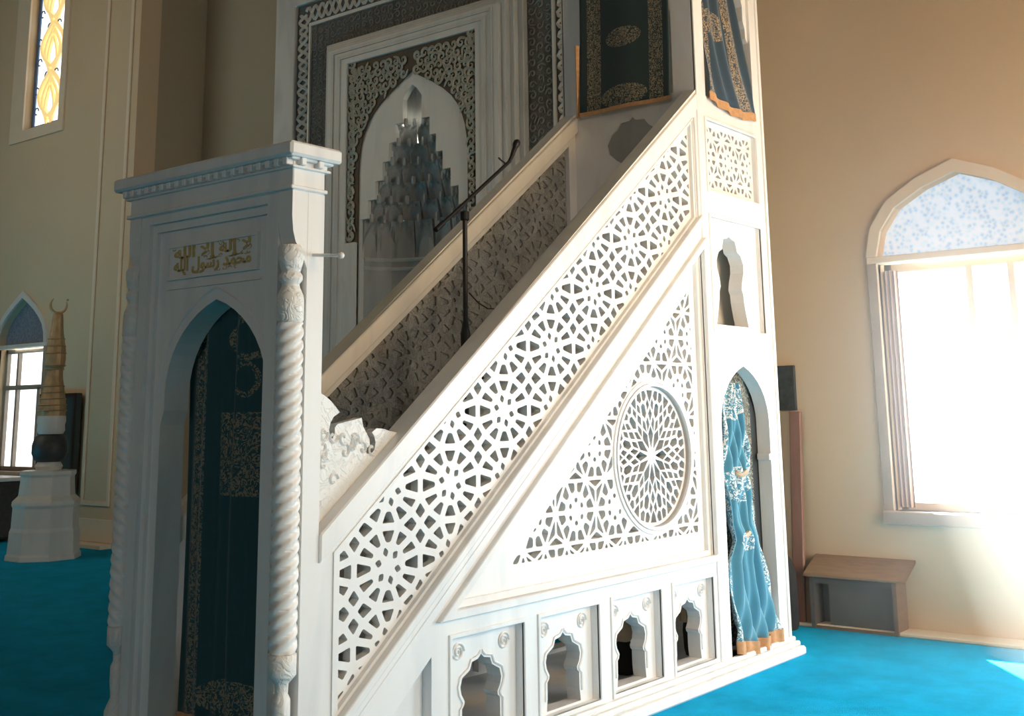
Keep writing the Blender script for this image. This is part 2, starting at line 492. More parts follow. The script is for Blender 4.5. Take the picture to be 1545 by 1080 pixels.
def pointed(cx, hw, zs, za, zb, n=7, k=0.62):
    """opening outline: bottom zb, spring zs, apex za, pointed arch"""
    pts = [(cx - hw, zb), (cx + hw, zb)]
    H = za - zs
    def prof(t):
        ang = t * PI / 2 * 0.78
        x = math.cos(ang); z = math.sin(ang)
        x1, z1 = math.cos(PI / 2 * 0.78), math.sin(PI / 2 * 0.78)
        return ((x - x1) / (1 - x1), z / z1)
    for i in range(n + 1):
        x, z = prof(i / n); pts.append((cx + hw * x, zs + H * z))
    for i in range(n - 1, -1, -1):
        x, z = prof(i / n); pts.append((cx - hw * x, zs + H * z))
    return pts
def sym(c, half):
    """half profile from apex down on +side -> closed outline"""
    return [(c + x, z) for x, z in half] + [(c - x, z) for x, z in half[::-1] if x > 1e-6]
def rect(a0, a1, b0, b1): return [(a0, b0), (a1, b0), (a1, b1), (a0, b1)]
def ringg(g, outer, w, mp, d0, d1):
    g.prism(ccw(outer), [inset(outer, w)], mp, d0, d1); return g

# ================================================================== ROOM
WY = 8.2; RX0, RX1 = -12.48, -4.46; RB = 9.21; CH = 13.0
XL, XR, YF = -21.0, 7.0, -14.0
G().box(XL, XR, YF, RB + 0.2, -0.1, 0.0).build('floor', M_carpet, kind='structure')
G().box(XL, XR, YF, RB + 0.2, CH, CH + 0.1).build('ceiling', M_ceil, kind='structure')
def window_arch(cx, hw, zs, za, zb):
    if cx < -14:
        h = za - zs
        half = [(1, 0), (0.97, 0.20), (0.89, 0.38), (0.74, 0.54), (0.52, 0.71), (0.25, 0.87), (0, 1)]
        return [(cx - hw, zb), (cx + hw, zb)] + [(cx + hw * a, zs + h * b) for a, b in half] + [(cx - hw * a, zs + h * b) for a, b in half[-2::-1]]
    return [(cx - hw, zb), (cx + hw, zb), (cx + hw, zs), (cx + hw * 0.93, zs + (za - zs) * 0.33), (cx + hw * 0.74, zs + (za - zs) * 0.62), (cx + hw * 0.40, zs + (za - zs) * 0.84),
            (cx, za), (cx - hw * 0.40, zs + (za - zs) * 0.84), (cx - hw * 0.74, zs + (za - zs) * 0.62), (cx - hw * 0.93, zs + (za - zs) * 0.33), (cx - hw, zs)]
W1 = (-2.485, 0.60, 2.58, 3.13, 0.80)        # right window
W3 = (-14.88, 0.60, 2.50, 3.12, 0.84)        # far left arched window
UPW = [(-2.9 + 0.30 * k, -2.72 + 0.30 * k) for k in range(5)]
holesR = [window_arch(*W1), window_arch(2.2, 0.6, 2.58, 3.13, 0.8)] + [rect(a, b, 5.6, 9.0) for a, b in UPW]
G().prism(rect(RX1, XR, 0, CH), holesR, front, WY, WY + 0.3).build('wall_back_right', M_wall, kind='structure')
holesL = [window_arch(*W3), rect(-15.2, -14.29, 5.5, 8.6), rect(-18.6, -17.7, 5.5, 8.6)]
G().prism(rect(XL, RX0, 0, CH), holesL, front, WY, WY + 0.3).build('wall_back_left', M_wall, kind='structure')
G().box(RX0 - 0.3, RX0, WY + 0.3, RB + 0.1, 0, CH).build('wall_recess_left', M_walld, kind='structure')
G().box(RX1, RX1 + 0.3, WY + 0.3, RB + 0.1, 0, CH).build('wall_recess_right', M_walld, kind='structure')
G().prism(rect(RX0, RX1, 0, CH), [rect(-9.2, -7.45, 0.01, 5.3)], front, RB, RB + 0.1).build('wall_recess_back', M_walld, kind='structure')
G().box(XL - 0.2, XL, YF, WY + 0.3, 0, CH).build('wall_left', M_wall, kind='structure')
G().box(XR, XR + 0.2, YF, WY + 0.3, 0, CH).build('wall_right', M_wall, kind='structure')
G().box(XL, XR, YF - 0.2, YF, 0, CH).build('wall_front', M_wall, kind='structure')
G().box(RX1 + 0.0, XR, WY - 0.20, WY, 0.0, 0.025).build('baseboard_back_right', M_trim, kind='structure', bevel=0.006)
G().box(XL, RX0, WY - 0.20, WY, 0.0, 0.05).build('baseboard_back_left', M_trim, kind='structure', bevel=0.006)
G().box(XL, RX0, WY - 0.03, WY, 0.05, 0.32).build('trim_2', M_trim, kind='structure', bevel=0.008)
g = G(); ringg(g, rect(-13.23, -12.62, 0.47, 9.2), 0.055, front, WY - 0.025, WY)
g.build('trim_1', M_trim, kind='structure', bevel=0.006)

# windows -----------------------------------------------------------
def arched_window(name, W, glass, agl, fm, trimm, mull, transom, archmm=None):
    cx, hw, zs, za, zb = W
    out = window_arch(cx, hw + 0.075, zs, za + 0.09, zb - 0.09)
    g = G(); inn = window_arch(cx, hw, zs, za, zb)
    # plaster surround only round the arch, wood below
    fr = thing(name, (cx, WY, zb), '', 'window')
    del fr['label']; del fr['category']; fr['kind'] = 'structure'
    top = [p for p in out if p[1] >= zs - 1e-6]; topi = [p for p in inn if p[1] >= zs - 1e-6]
    poly = sorted_arch = top + topi[::-1]
    P(G().prism(ccw(poly), [], front, WY - 0.035, WY + 0.02), 'arch_surround', trimm, fr)
    P(G().box(cx - hw - 0.075, cx + hw + 0.075, WY - 0.03, WY + 0.1, zs - 0.05, zs), 'transom_band', trimm, fr, bevel=0.006)
    g = G().box(cx - hw - 0.075, cx - hw, WY - 0.03, WY + 0.05, zb - 0.09, zs - 0.05).box(cx + hw, cx + hw + 0.075, WY - 0.03, WY + 0.05, zb - 0.09, zs - 0.05)
    P(g, 'casing', fm, fr, bevel=0.005)
    P(G().box(cx - hw - 0.075, cx + hw + 0.075, WY - 0.07, WY + 0.2, zb - 0.09, zb - 0.0), 'window_sill', fm, fr, bevel=0.008)
    # inner frame, mullions
    P(G().box(cx - hw, cx - hw + 0.05, WY + 0.12, WY + 0.17, zb, zs - 0.05).box(cx + hw - 0.05, cx + hw, WY + 0.12, WY + 0.17, zb, zs - 0.05).box(cx - hw, cx + hw, WY + 0.12, WY + 0.17, zb, zb + 0.05).box(cx - hw, cx + hw, WY + 0.12, WY + 0.17, zs - 0.11, zs - 0.05), 'sash_frame', mull, fr)
    for mx in (cx - 0.27,) if transom else (cx - 0.0, cx + 0.28):
        P(G().box(mx - 0.022, mx + 0.022, WY + 0.115, WY + 0.165, zb + 0.04, zs - 0.1), 'mullion', mull, fr)
    if transom:
        P(G().box(cx - hw, cx + hw, WY + 0.11, WY + 0.17, transom - 0.03, transom + 0.03), 'mullion', mull, fr)
        P(G().box(cx + 0.265, cx + 0.335, WY + 0.11, WY + 0.165, zb + 0.04, transom), 'mullion', mull, fr)
    P(G().box(cx - hw, cx + hw, WY + 0.19, WY + 0.20, zb, zs - 0.05), 'pane', glass, fr)
    P(G().prism(ccw([p for p in window_arch(cx, hw, zs, za, zb) if p[1] >= zs - 1e-6]), [], front, WY + 0.10, WY + 0.11), 'arch_pane', agl, fr)
    return fr
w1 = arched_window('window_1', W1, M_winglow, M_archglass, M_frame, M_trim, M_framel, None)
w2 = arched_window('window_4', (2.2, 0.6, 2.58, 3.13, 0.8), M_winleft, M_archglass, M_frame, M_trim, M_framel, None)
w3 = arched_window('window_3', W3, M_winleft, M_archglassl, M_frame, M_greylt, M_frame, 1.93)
tg = bpy.data.materials.new('sun_dimming_pane'); tg.use_nodes = True; tg.node_tree.nodes.clear()  # grey tint added to the unseen upper panes to dim the sun
_o = N(tg.node_tree, 'ShaderNodeOutputMaterial'); _t = N(tg.node_tree, 'ShaderNodeBsdfTransparent'); _t.inputs[0].default_value = (0.24, 0.22, 0.20, 1)
tg.node_tree.links.new(_t.outputs[0], _o.inputs[0])
uw = bpy.data.objects.new('window_5', None); C.objects.link(uw); uw.location = (-2.2, WY, 5.6); uw['kind'] = 'structure'; OFFS[uw.name] = Vector(uw.location)
for a, b in UPW:
    P(G().box(a, b, WY + 0.14, WY + 0.15, 5.6, 9.0), 'pane', tg, uw)
# rose drape gathered on the left of the bright window
def drape(u, v):
    return (-3.08 + u * 0.11 + 0.0 * v, WY + 0.07 + 0.018 * math.sin(u * 22), 0.82 + v * 1.66)
P(G().grid(drape, 24, 4), 'drape', M_curtw, w1)
# tall stained window
fr = thing('window_2', (-14.75, WY, 5.5), '', 'window'); del fr['label']; del fr['category']; fr['kind'] = 'structure'
P(G().prism(rect(-15.55, -14.16, 5.34, 8.75), [rect(-15.2, -14.29, 5.5, 8.6)], front, WY - 0.03, WY + 0.01), 'surround', M_trim, fr, bevel=0.006)
P(G().box(-15.2, -14.29, WY + 0.12, WY + 0.13, 5.5, 8.6), 'pane', M_whiteglass, fr)
P(ringg(G(), rect(-15.2, -14.29, 5.5, 8.6), 0.07, front, WY + 0.10, WY + 0.118), 'leading', M_blue, fr)
g = G(); gw = G()
for k in range(8):
    z0 = 5.66 + k * 0.72
    for s in (-1, 1):
        for (amp, ph, r) in ((0.30, 0.0, 0.042), (0.20, 0.9, 0.032), (0.12, 1.9, 0.028)):
            path = [(-14.745 + s * amp * math.sin(t / 10 * PI + ph * 0.2) * (1 - 0.15 * t / 10), WY + 0.105, z0 + t * 0.066 - ph * 0.06) for t in range(11)]
            if path[-1][2] < 8.55: g.tube(path, r, 5)
        for (dx, dz) in ((0.33, 0.12), (0.36, 0.42), (0.12, 0.62)):
            c = (-14.745 + s * dx, z0 + dz)
            if c[1] < 8.5:
                gw.tube([(c[0] + 0.05 * math.cos(t * 0.7), WY + 0.10, c[1] + 0.05 * math.sin(t * 0.7)) for t in range(8)], 0.012, 4)
P(g, 'stained_scrollwork', M_goldglass, fr, kind='stuff')
P(gw, 'blue_scrollwork', M_blue, fr, kind='stuff')

# ================================================================== MIHRAB
mh = thing('mihrab', (-8.35, 9.0, 0), 'tall grey marble prayer niche with dark carved bands and stepped honeycomb vault', 'mihrab')
MX = -8.35
def mframe(g, hw0, hw1, z0, z1, d0, d1):
    """inverted U frame between half widths hw0 (inner) and hw1 (outer), top z0..z1"""
    g.prism(ccw([(MX - hw1, 0), (MX - hw0, 0), (MX - hw0, z0), (MX + hw0, z0), (MX + hw0, 0), (MX + hw1, 0), (MX + hw1, z1), (MX - hw1, z1)]), [], front, d0, d1)
    return g
P(mframe(G(), 2.06, 2.42, 6.43, 6.85, 8.98, RB), 'outer_border', M_grey, mh, bevel=0.01)
P(mframe(G(), 1.82, 2.06, 6.16, 6.43, 9.03, RB), 'braid_ground', M_darkband, mh)
P(mframe(G(), 1.80, 1.83, 6.13, 6.17, 9.0, RB), 'fillet', M_greylt, mh)
P(mframe(G(), 1.47, 1.80, 5.80, 6.13, 9.03, RB), 'carved_band', M_darkband, mh)
P(mframe(G(), 1.40, 1.47, 5.74, 5.80, 8.96, RB), 'moulding', M_grey, mh, bevel=0.008)
P(mframe(G(), 1.34, 1.40, 5.69, 5.745, 8.90, RB), 'moulding', M_greylt, mh, bevel=0.008)
P(mframe(G(), 1.27, 1.34, 5.64, 5.70, 8.84, RB), 'moulding', M_grey, mh, bevel=0.008)
P(mframe(G(), 0.95, 1.27, 5.43, 5.65, 8.80, RB), 'inner_frame', M_greylt, mh, bevel=0.008)
P(mframe(G(), 1.05, 1.10, 5.50, 5.54, 8.785, 8.80), 'bead_moulding', M_grey, mh)
P(mframe(G(), 1.16, 1.19, 5.58, 5.61, 8.785, 8.80), 'bead_moulding', M_grey, mh)
# braid in the light band
g = G()
def braid(pts, n, amp, per):
    pass
for ph in (0, PI):
    L = 6.3; nn = 210
    for sx in (-1, 1):
        path = []
        for i in range(nn):
            z = i / (nn - 1) * L
            path.append((MX + sx * 1.94 + 0.075 * math.sin(z * 2 * PI / 0.22 + ph), 9.02 + 0.01 * math.cos(z * 2 * PI / 0.22 * 0.5 + ph), z))
        g.tube(path, 0.022, 4)
    path = []
    for i in range(140):
        x = -1.9 + i / 139 * 3.8
        path.append((MX + x, 9.02, 6.295 + 0.085 * math.sin(x * 2 * PI / 0.24 + ph)))
    g.tube(path, 0.024, 4)
P(g, 'braid_carving', M_greylt, mh, kind='stuff')
# scrolls helper
def scrolls(g, cells, y, r, size):
    for (cx, cz) in cells:
        s = random.choice((-1, 1)); a0 = random.uniform(0, 2 * PI); R0 = size * random.uniform(0.85, 1.15)
        path = []
        for i in range(15):
            t = i / 14; rad = R0 * (1.0 - 0.78 * t); a = a0 + s * t * 1.55 * 2 * PI * 0.72
            path.append((cx + rad * math.cos(a), y, cz + rad * math.sin(a)))
        g.tube(path, [r * (0.6 + 0.7 * math.sin(PI * min(1, i / 14 + 0.15))) for i in range(15)], 4)
        a = a0 + PI * 0.15
        g.tube([(cx + R0 * math.cos(a0), y, cz + R0 * math.sin(a0)), (cx + R0 * 1.55 * math.cos(a0 - s * 0.5), y, cz + R0 * 1.55 * math.sin(a0 - s * 0.5))], [r * 1.2, r * 0.4], 4)
g = G(); cl = []
for i in range(52):
    for j in range(3):
        for sx in (-1, 1): cl.append((MX + sx * (1.53 + 0.105 * j), 0.4 + i * 0.112 + 0.05 * (j % 2)))
for i in range(34):
    for j in range(3): cl.append((MX - 1.75 + i * 0.106, 5.855 + 0.105 * j))
scrolls(g, cl, 9.025, 0.009, 0.042)
P(g, 'band_scrollwork', M_bandsc, mh, kind='stuff')
# pointed arch face with stepped (muqarnas) opening
CXm = -8.335
half_arch = [(0.80, 0.0), (0.80, 4.15), (0.79, 4.30), (0.765, 4.45), (0.72, 4.58), (0.66, 4.69), (0.58, 4.79), (0.47, 4.885), (0.32, 4.985), (0.15, 5.08), (0.0, 5.17)]
arch = [(CXm + x, z) for x, z in half_arch] + [(CXm - x, z) for x, z in half_arch[-2::-1]]
P(G().prism(rect(MX - 0.96, MX + 0.96, 0.0, 5.44), [ccw([(x, max(z, 0.001)) for x, z in arch])], front, 8.84, 8.90), 'spandrel', M_spand, mh)
def inarch(x, z):
    d = abs(x - CXm)
    if z < 4.15: return d < 0.86
    # interpolate pointed profile
    best = 0
    for (ax, az), (bx, bz) in zip(arch[1:11], arch[2:11]):
        if min(az, bz) <= z <= max(az, bz) + 1e-9:
            t = (z - az) / (bz - az) if abs(bz - az) > 1e-9 else 0
            best = max(best, (ax + t * (bx - ax)) - CXm)
    return d < best + 0.055
g = G(); cl = []
for j in range(24):
    cl.append((MX - 0.88, 3.44 + j * 0.09)); cl.append((MX + 0.88, 3.44 + j * 0.09))
for i in range(26):
    for j in range(26):
        x = MX - 0.88 + i * 0.105 + (0.05 if j % 2 else 0); z = 3.44 + j * 0.082
        if x < MX + 0.90 and z < 5.38 and not inarch(x, z): cl.append((x + random.uniform(-.01, .01), z + random.uniform(-.01, .01)))
scrolls(g, cl, 8.825, 0.015, 0.052)
P(g, 'spandrel_scrollwork', M_scroll, mh, kind='stuff')
P(G().box(MX - 0.96, CXm - 0.80, 8.80, 8.86, 0.0, 3.37).box(CXm + 0.80, MX + 0.96, 8.80, 8.86, 0.0, 3.37), 'jamb_panel', M_greylt, mh, bevel=0.006)
tiers = [(0.785, 3.21, 3.62), (0.66, 3.62, 3.82), (0.55, 3.82, 4.02), (0.44, 4.02, 4.22), (0.345, 4.22, 4.42), (0.255, 4.42, 4.62), (0.14, 4.62, 5.03)]
st = [(CXm, 5.0)]
right = []
for hw, z0, z1 in [(h, a, min(b, 4.88)) for h, a, b in tiers[::-1]]:
    right += [(hw, z1), (hw, z0)]
half = [(0, 5.02), (0.07, 4.97)] + right + [(0.785, 0.002)]
# dedupe steps
open_ = ccw([(CXm + x, z) for x, z in half] + [(CXm - x, z) for x, z in half[::-1] if x > 0])
face = ccw(arch)
P(G().prism([(x, z) if z > 0 else (x + (0.012 if x > CXm else -0.012), -0.0) for x, z in face], [open_], front, 8.86, 8.93), 'arch_face', M_greylt, mh)
# cavity: polygonal apse drawn as tiers of concave cells
YC = 8.93
def apse_wall(hw, z0, z1, n):
    g = G(); pts = [(CXm + hw * math.cos(PI - i * PI / n), YC + 0.62 * hw * math.sin(i * PI / n)) for i in range(n + 1)]
    vs = [(x, y, z0) for x, y in pts] + [(x, y, z1) for x, y in pts]
    return g.add(vs, [(i, i + 1, n + 2 + i, n + 1 + i) for i in range(n)])
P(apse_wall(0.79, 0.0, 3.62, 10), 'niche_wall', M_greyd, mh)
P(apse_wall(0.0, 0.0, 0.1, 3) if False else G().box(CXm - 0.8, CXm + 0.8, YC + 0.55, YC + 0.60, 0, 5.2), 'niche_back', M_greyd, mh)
g = G()
for z in (3.09, 3.19):
    pts = [(CXm + 0.78 * math.cos(PI - i * PI / 16), YC + 0.47 * math.sin(i * PI / 16), z) for i in range(17)]
    g.tube(pts, 0.022, 5)
P(g, 'ledge', M_grey, mh)
# one muqarnas cell, shared mesh: unit width, unit height, hollow pointed front facing -Y
def cell_mesh():
    g = G()
    def fn(u, v):
        x = u - 0.5
        lim = 0.46 * (1 - max(0, (v - 0.45) / 0.55) ** 1.6)
        ins = max(0.0, 1 - (abs(x) / max(lim, 1e-3)) ** 2) if abs(x) < lim else 0.0
        d = 0.55 * math.sqrt(ins) * (0.45 + 0.55 * (1 - v))
        return (x, -0.35 * v + d * 0.9, v)
    g.grid(fn, 10, 7, smooth=False)
    # underside lip and thickness
    g.add([(-0.5, 0, 0), (0.5, 0, 0), (0.5, 1.0, 0), (-0.5, 1.0, 0), (-0.5, -0.35, 1), (0.5, -0.35, 1), (0.5, 1.0, 1), (-0.5, 1.0, 1)],
          [(4, 5, 6, 7), (0, 4, 7, 3), (1, 2, 6, 5)])
    me = bpy.data.meshes.new('muqarnas_cell')
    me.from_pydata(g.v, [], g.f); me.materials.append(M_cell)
    return me
CM = cell_mesh()
for ti, (hw, z0, z1) in enumerate(tiers):
    n = [9, 8, 7, 5, 4, 3, 2][ti]; h = z1 - z0
    for i in range(n):
        a = (i + 0.5) / n * PI + (0.0)
        x = CXm - hw * 0.98 * math.cos(a); y = YC + 0.58 * hw * math.sin(a) + 0.01
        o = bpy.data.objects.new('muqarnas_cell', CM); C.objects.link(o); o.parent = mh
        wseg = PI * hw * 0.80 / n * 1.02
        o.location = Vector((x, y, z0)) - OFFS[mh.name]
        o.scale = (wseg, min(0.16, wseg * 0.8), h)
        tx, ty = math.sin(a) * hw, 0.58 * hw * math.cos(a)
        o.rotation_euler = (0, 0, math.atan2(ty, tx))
for ti, (hw, z0, z1) in enumerate(tiers[1:]):
    n = [8, 7, 6, 5, 4, 3][ti]
    for i in range(n + 1):
        a = i / n * PI; x = CXm - hw * 0.98 * math.cos(a); y = YC + 0.55 * hw * math.sin(a) - 0.02
        g = G().lathe([(0.001, z0 - 0.05), (0.02, z0 - 0.035), (0.028, z0), (0.024, z0 + 0.05)], x, y, 6, smooth=False)
        P(g, 'pendant', M_cell, mh)

# ================================================================== MINBAR
SL = 0.777; CS = math.cos(math.atan(SL))
def rail(y, perp=0.0): return 1.07 + SL * (y - 3.1) + perp / CS
XF = -3.38; XB = -4.38
TY0, TY1, TZ = 6.14, 7.05, 5.6
mb = thing('minbar', (-3.88, 3.0, 0), 'white marble pulpit stair with pierced star lattice, portal and curtained tower', 'pulpit')
MB = OFFS[mb.name]

lobed = [(0, .475), (.02, .458), (.062, .450), (.075, .42), (.10, .408), (.126, .395), (.138, .36), (.131, .33), (.110, .30), (.114, .286), (.128, .275), (.129, .2), (.137, .145)]
bottle = [(0, 2.575), (.03, 2.56), (.075, 2.553), (.088, 2.52), (.10, 2.485), (.145, 2.465), (.178, 2.41), (.175, 2.36), (.15, 2.30), (.138, 2.25), (.158, 2.22), (.163, 2.17), (.185, 2.09), (.212, 2.012)]
PAN = [(3.845, 4.334), (4.458, 4.934), (5.058, 5.521), (5.651, 6.09)]
TRI = [(3.85, 0.69), (6.12, 0.69), (6.12, 2.455)]
band = [(3.2, rail(3.2, -0.575)), (6.06, rail(6.06, -0.575)), (6.06, rail(6.06, -0.12)), (3.2, rail(3.2, -0.12))]
tallarch = pointed(6.595, 0.315, 1.42, 1.768, 0.112, n=8)
LATW = (6.255, 6.925, 2.84, 3.285)
BOTW = (6.255, 6.93, 1.985, 2.67)
topopen = rect(6.27, 6.93, 3.44, 5.3)
CIR = (5.585, 1.262)

def minbar_side(xf, s):
    """xf outer face, s=+1 facing +X, -1 facing -X (material goes to the inside)"""
    def X(d): return xf - s * d          # d = depth inward
    def sl(outer, holes, d0, d1, g=None): return (g or G()).prism(outer, holes, side, X(d0), X(d1))
    holes = [band, TRI, ccw(tallarch), rect(*LATW), rect(*BOTW), ccw([(3.23, .135), (3.72, .135), (3.72, rail(3.72, -0.81))]), topopen]
    holes += [rect(a, b, 0.135, 0.575) for a, b in PAN]
    outer = [(3.09, 0.10), (TY1, 0.10), (TY1, TZ), (TY0, TZ), (TY0, rail(TY0) + .02), (3.09, rail(3.09) - 0.01)]
    P(sl(outer, holes, 0.0, 0.09), 'side_frame', M_marble, mb)
    # handrail
    P(sl(ccw([(3.09, rail(3.09)), (TY0, rail(TY0)), (TY0, rail(TY0, -0.085)), (3.09, rail(3.09, -0.085))]), [], -0.012, 0.115), 'handrail', M_marble, mb, bevel=0.006)
    g = G()
    ringg(g, inset(band, -0.0) if False else [(3.165, rail(3.165, -0.600)), (6.085, rail(6.085, -0.600)), (6.085, rail(6.085, -0.103)), (3.165, rail(3.165, -0.103))], 0.008, side, X(-0.006), X(0.01))
    P(g, 'bead_moulding', M_marble, mb)
    # string mouldings, running down the slope under the lattice
    for (p0, p1, h) in ((-0.622, -0.588, 0.035), (-0.655, -0.628, 0.022), (-0.700, -0.662, 0.012)):
        poly = [(3.15, rail(3.15, p0)), (TY0 - 0.03, rail(TY0 - 0.03, p0)), (TY0 - 0.03, rail(TY0 - 0.03, p1)), (3.15, rail(3.15, p1))]
        P(sl(ccw(poly), [], -h, 0.02), 'string_moulding', M_marble, mb, bevel=0.004)
    P(sl(rect(6.085, 6.105, rail(6.105, -0.62), rail(6.085, -0.10)), [], -0.02, 0.02), 'upright_moulding', M_marble, mb, bevel=0.004)
    # pierced stair lattice
    hl = holes_rect(inset(band, 0.012), (3.495, 1.0) if False else (3.486, 0.905), 0.3775, 0.3035)
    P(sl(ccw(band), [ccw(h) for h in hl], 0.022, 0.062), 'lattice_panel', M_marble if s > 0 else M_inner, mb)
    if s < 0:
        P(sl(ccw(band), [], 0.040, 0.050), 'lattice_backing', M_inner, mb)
    # raised moulding round the triangle
    big = [(3.745, 0.655), (6.150, 0.655), (6.150, 2.53)]
    g = G(); g.prism(ccw(big), [ccw(TRI)], side, X(-0.028), X(0.01)); P(g, 'triangle_moulding', M_marble, mb, bevel=0.004)
    tri2 = inset(TRI, 0.028)
    g = G(); g.prism(ccw(TRI), [tri2], side, X(0.02), X(0.07)); P(g, 'triangle_border', M_marble, mb)
    lat = [(4.36, 0.835), (5.985, 0.835), (5.985, 2.13)]
    lat = clip_poly([(4.31, 0.822), (6.035, 0.822), (6.035, 2.21)], [(3.9, .7), (6.1, .7), (6.1, 2.5)])
    hl = holes_hex(lat, (4.83, 1.02), 0.345, 0.0105, avoid=(CIR[0], CIR[1], 0.422))
    cir = [(CIR[0] + 0.375 * math.cos(t * 2 * PI / 48), CIR[1] + 0.375 * math.sin(t * 2 * PI / 48)) for t in range(48)]
    P(sl(ccw(tri2), [ccw(h) for h in hl] + [cir], 0.045, 0.085), 'triangle_lattice', M_marble, mb)
    P(sl(ccw(TRI), [cir], 0.115, 0.135), 'backing_slab', M_marble, mb)
    # ring mouldings and the round star
    g = G()
    for (r0, r1, d) in ((0.375, 0.392, 0.03), (0.398, 0.415, 0.036)):
        c0 = [(CIR[0] + r1 * math.cos(t * 2 * PI / 48), CIR[1] + r1 * math.sin(t * 2 * PI / 48)) for t in range(48)]
        c1 = [(CIR[0] + r0 * math.cos(t * 2 * PI / 48), CIR[1] + r0 * math.sin(t * 2 * PI / 48)) for t in range(48)]
        g.prism(c0, [c1], side, X(d), X(0.10))
    P(g, 'round_moulding', M_marble, mb)
    hs = []
    def pol(r, t): return (CIR[0] + r * math.cos(math.radians(t)), CIR[1] + r * math.sin(math.radians(t)))
    for k in range(12):
        t = k * 30
        hs.append(inset([pol(0.030, t), pol(0.120, t - 14.5), pol(0.168, t), pol(0.120, t + 14.5)], 0.0032))
        hs.append(inset([pol(0.168, t + 1), pol(0.118, t + 15), pol(0.19, t + 15), pol(0.225, t + 7)], 0.0054))
        hs.append(inset([pol(0.168, t - 1), pol(0.225, t - 7), pol(0.19, t - 15), pol(0.118, t - 15)], 0.0054))
        hs.append(inset([pol(0.172, t), pol(0.228, t + 6.5), pol(0.268, t), pol(0.228, t - 6.5)], 0.0050))
        hs.append(inset([pol(0.197, t + 15), pol(0.232, t + 8), pol(0.285, t + 10), pol(0.30, t + 15), pol(0.285, t + 20), pol(0.232, t + 22)], 0.0058))
        hs.append(inset([pol(0.272, t), pol(0.236, t + 7), pol(0.288, t + 9), pol(0.318, t + 4)], 0.0047))
        hs.append(inset([pol(0.272, t), pol(0.318, t - 4), pol(0.288, t - 9), pol(0.236, t - 7)], 0.0047))
        hs.append(inset([pol(0.276, t), pol(0.32, t + 4.5), pol(0.362, t + 6), pol(0.362, t - 6), pol(0.32, t - 4.5)], 0.0054))
        hs.append(inset([pol(0.306, t + 15), pol(0.292, t + 10), pol(0.324, t + 5), pol(0.362, t + 8), pol(0.362, t + 14.7)], 0.0054))
        hs.append(inset([pol(0.306, t + 15), pol(0.362, t + 15.3), pol(0.362, t + 22), pol(0.324, t + 25), pol(0.292, t + 20)], 0.0054))
    hs = [chamfer(clean(h), 0.003) for h in hs if len(h) >= 3 and len(clean(h)) >= 3 and abs(area2(h)) > 4e-5]
    cir2 = [(CIR[0] + 0.374 * math.cos(t * 2 * PI / 48), CIR[1] + 0.374 * math.sin(t * 2 * PI / 48)) for t in range(48)]
    P(sl(cir2, [ccw(h) for h in hs], 0.066, 0.105), 'round_star_lattice', M_marble, mb)
    # small triangular panel
    tp = ccw([(3.23, .135), (3.72, .135), (3.72, rail(3.72, -0.81))])
    P(sl(tp, [], 0.05, 0.085), 'corner_panel', M_marble, mb)
    # base niches
    for (a, b) in PAN:
        c = (a + b) / 2
        P(sl(rect(a - .02, b + .02, 0.115, 0.595), [rect(a, b, 0.135, 0.575)], -0.008, 0.01), 'niche_moulding', M_marble, mb, bevel=0.003)
        pn = P(sl(rect(a, b, 0.135, 0.575), [ccw(sym(c, lobed))], 0.045, 0.125), 'niche_panel', M_marble, mb)
        rim0 = sym(c, lobed); rim1 = [(c + (x - c) * 1.10, 0.31 + (z - 0.31) * 1.07 if z > 0.15 else 0.137) for x, z in rim0]
        rim0b = [(x, z if z > 0.15 else 0.139) for x, z in rim0]
        g = G()
        pth = [(X(0.043), x, z) for x, z in [(c + (x - c) * 1.09, 0.31 + (z - 0.31) * 1.08) for x, z in rim0[:-1] if z > 0.15]]
        n_half = len([1 for x, z in lobed if z > 0.15])
        g.tube([(X(0.043), c + x * 1.10 + 0.004, 0.31 + (z - 0.31) * 1.08) for x, z in lobed if z > 0.15], 0.006, 5)
        g.tube([(X(0.043), c - x * 1.10 - 0.004, 0.31 + (z - 0.31) * 1.08) for x, z in lobed if z > 0.15], 0.006, 5)
        P(g, 'niche_rim', M_marble, pn, root=mb)
        for q in (-1, 1):
            g = G()
            cy, cz = c + q * 0.155, 0.505
            g.tube([(X(0.042), cy + (0.040 - 0.0014 * i) * math.cos(i * 0.55), cz + (0.040 - 0.0014 * i) * math.sin(i * 0.55)) for i in range(26)], 0.005, 4)
            P(g, 'scroll_roundel', M_marble, pn, root=mb)
    # tower pieces
    a, b, c0, c1 = LATW
    P(sl(rect(a, b, c0, c1), [ccw(h) for h in holes_hex(inset(rect(a, b, c0, c1), 0.03), ((a + b) / 2, (c0 + c1) / 2), 0.30, 0.0125)], 0.03, 0.07), 'pulpit_lattice', M_marble, mb)
    P(sl(rect(a, b, c0, c1), [], 0.16, 0.17), 'pulpit_backing', M_greylt, mb)
    a, b, c0, c1 = BOTW
    P(sl(rect(a, b, c0, c1), [ccw([(x, z + 0.006) for x, z in sym(6.556, bottle)])], 0.035, 0.13), 'bottle_niche_panel', M_marble, mb)
    P(sl(rect(a - .02, b + .02, c0 - .02, c1 + .02), [rect(a, b, c0, c1)], -0.008, 0.01), 'panel_moulding', M_marble, mb, bevel=0.003)
    P(sl(rect(a - .02, b + .02, LATW[2] - .02, LATW[3] + .02), [rect(a, b, LATW[2], LATW[3])], -0.008, 0.01), 'panel_moulding', M_marble, mb, bevel=0.003)
    P(sl(rect(a, b, c0, c1), [], 0.22, 0.24), 'niche_back', M_greylt, mb)
    # tall arch reveal
    P(sl(rect(6.885, 6.912, 1.19, 1.23), [], -0.002, 0.085), 'impost', M_marble, mb, bevel=0.004)
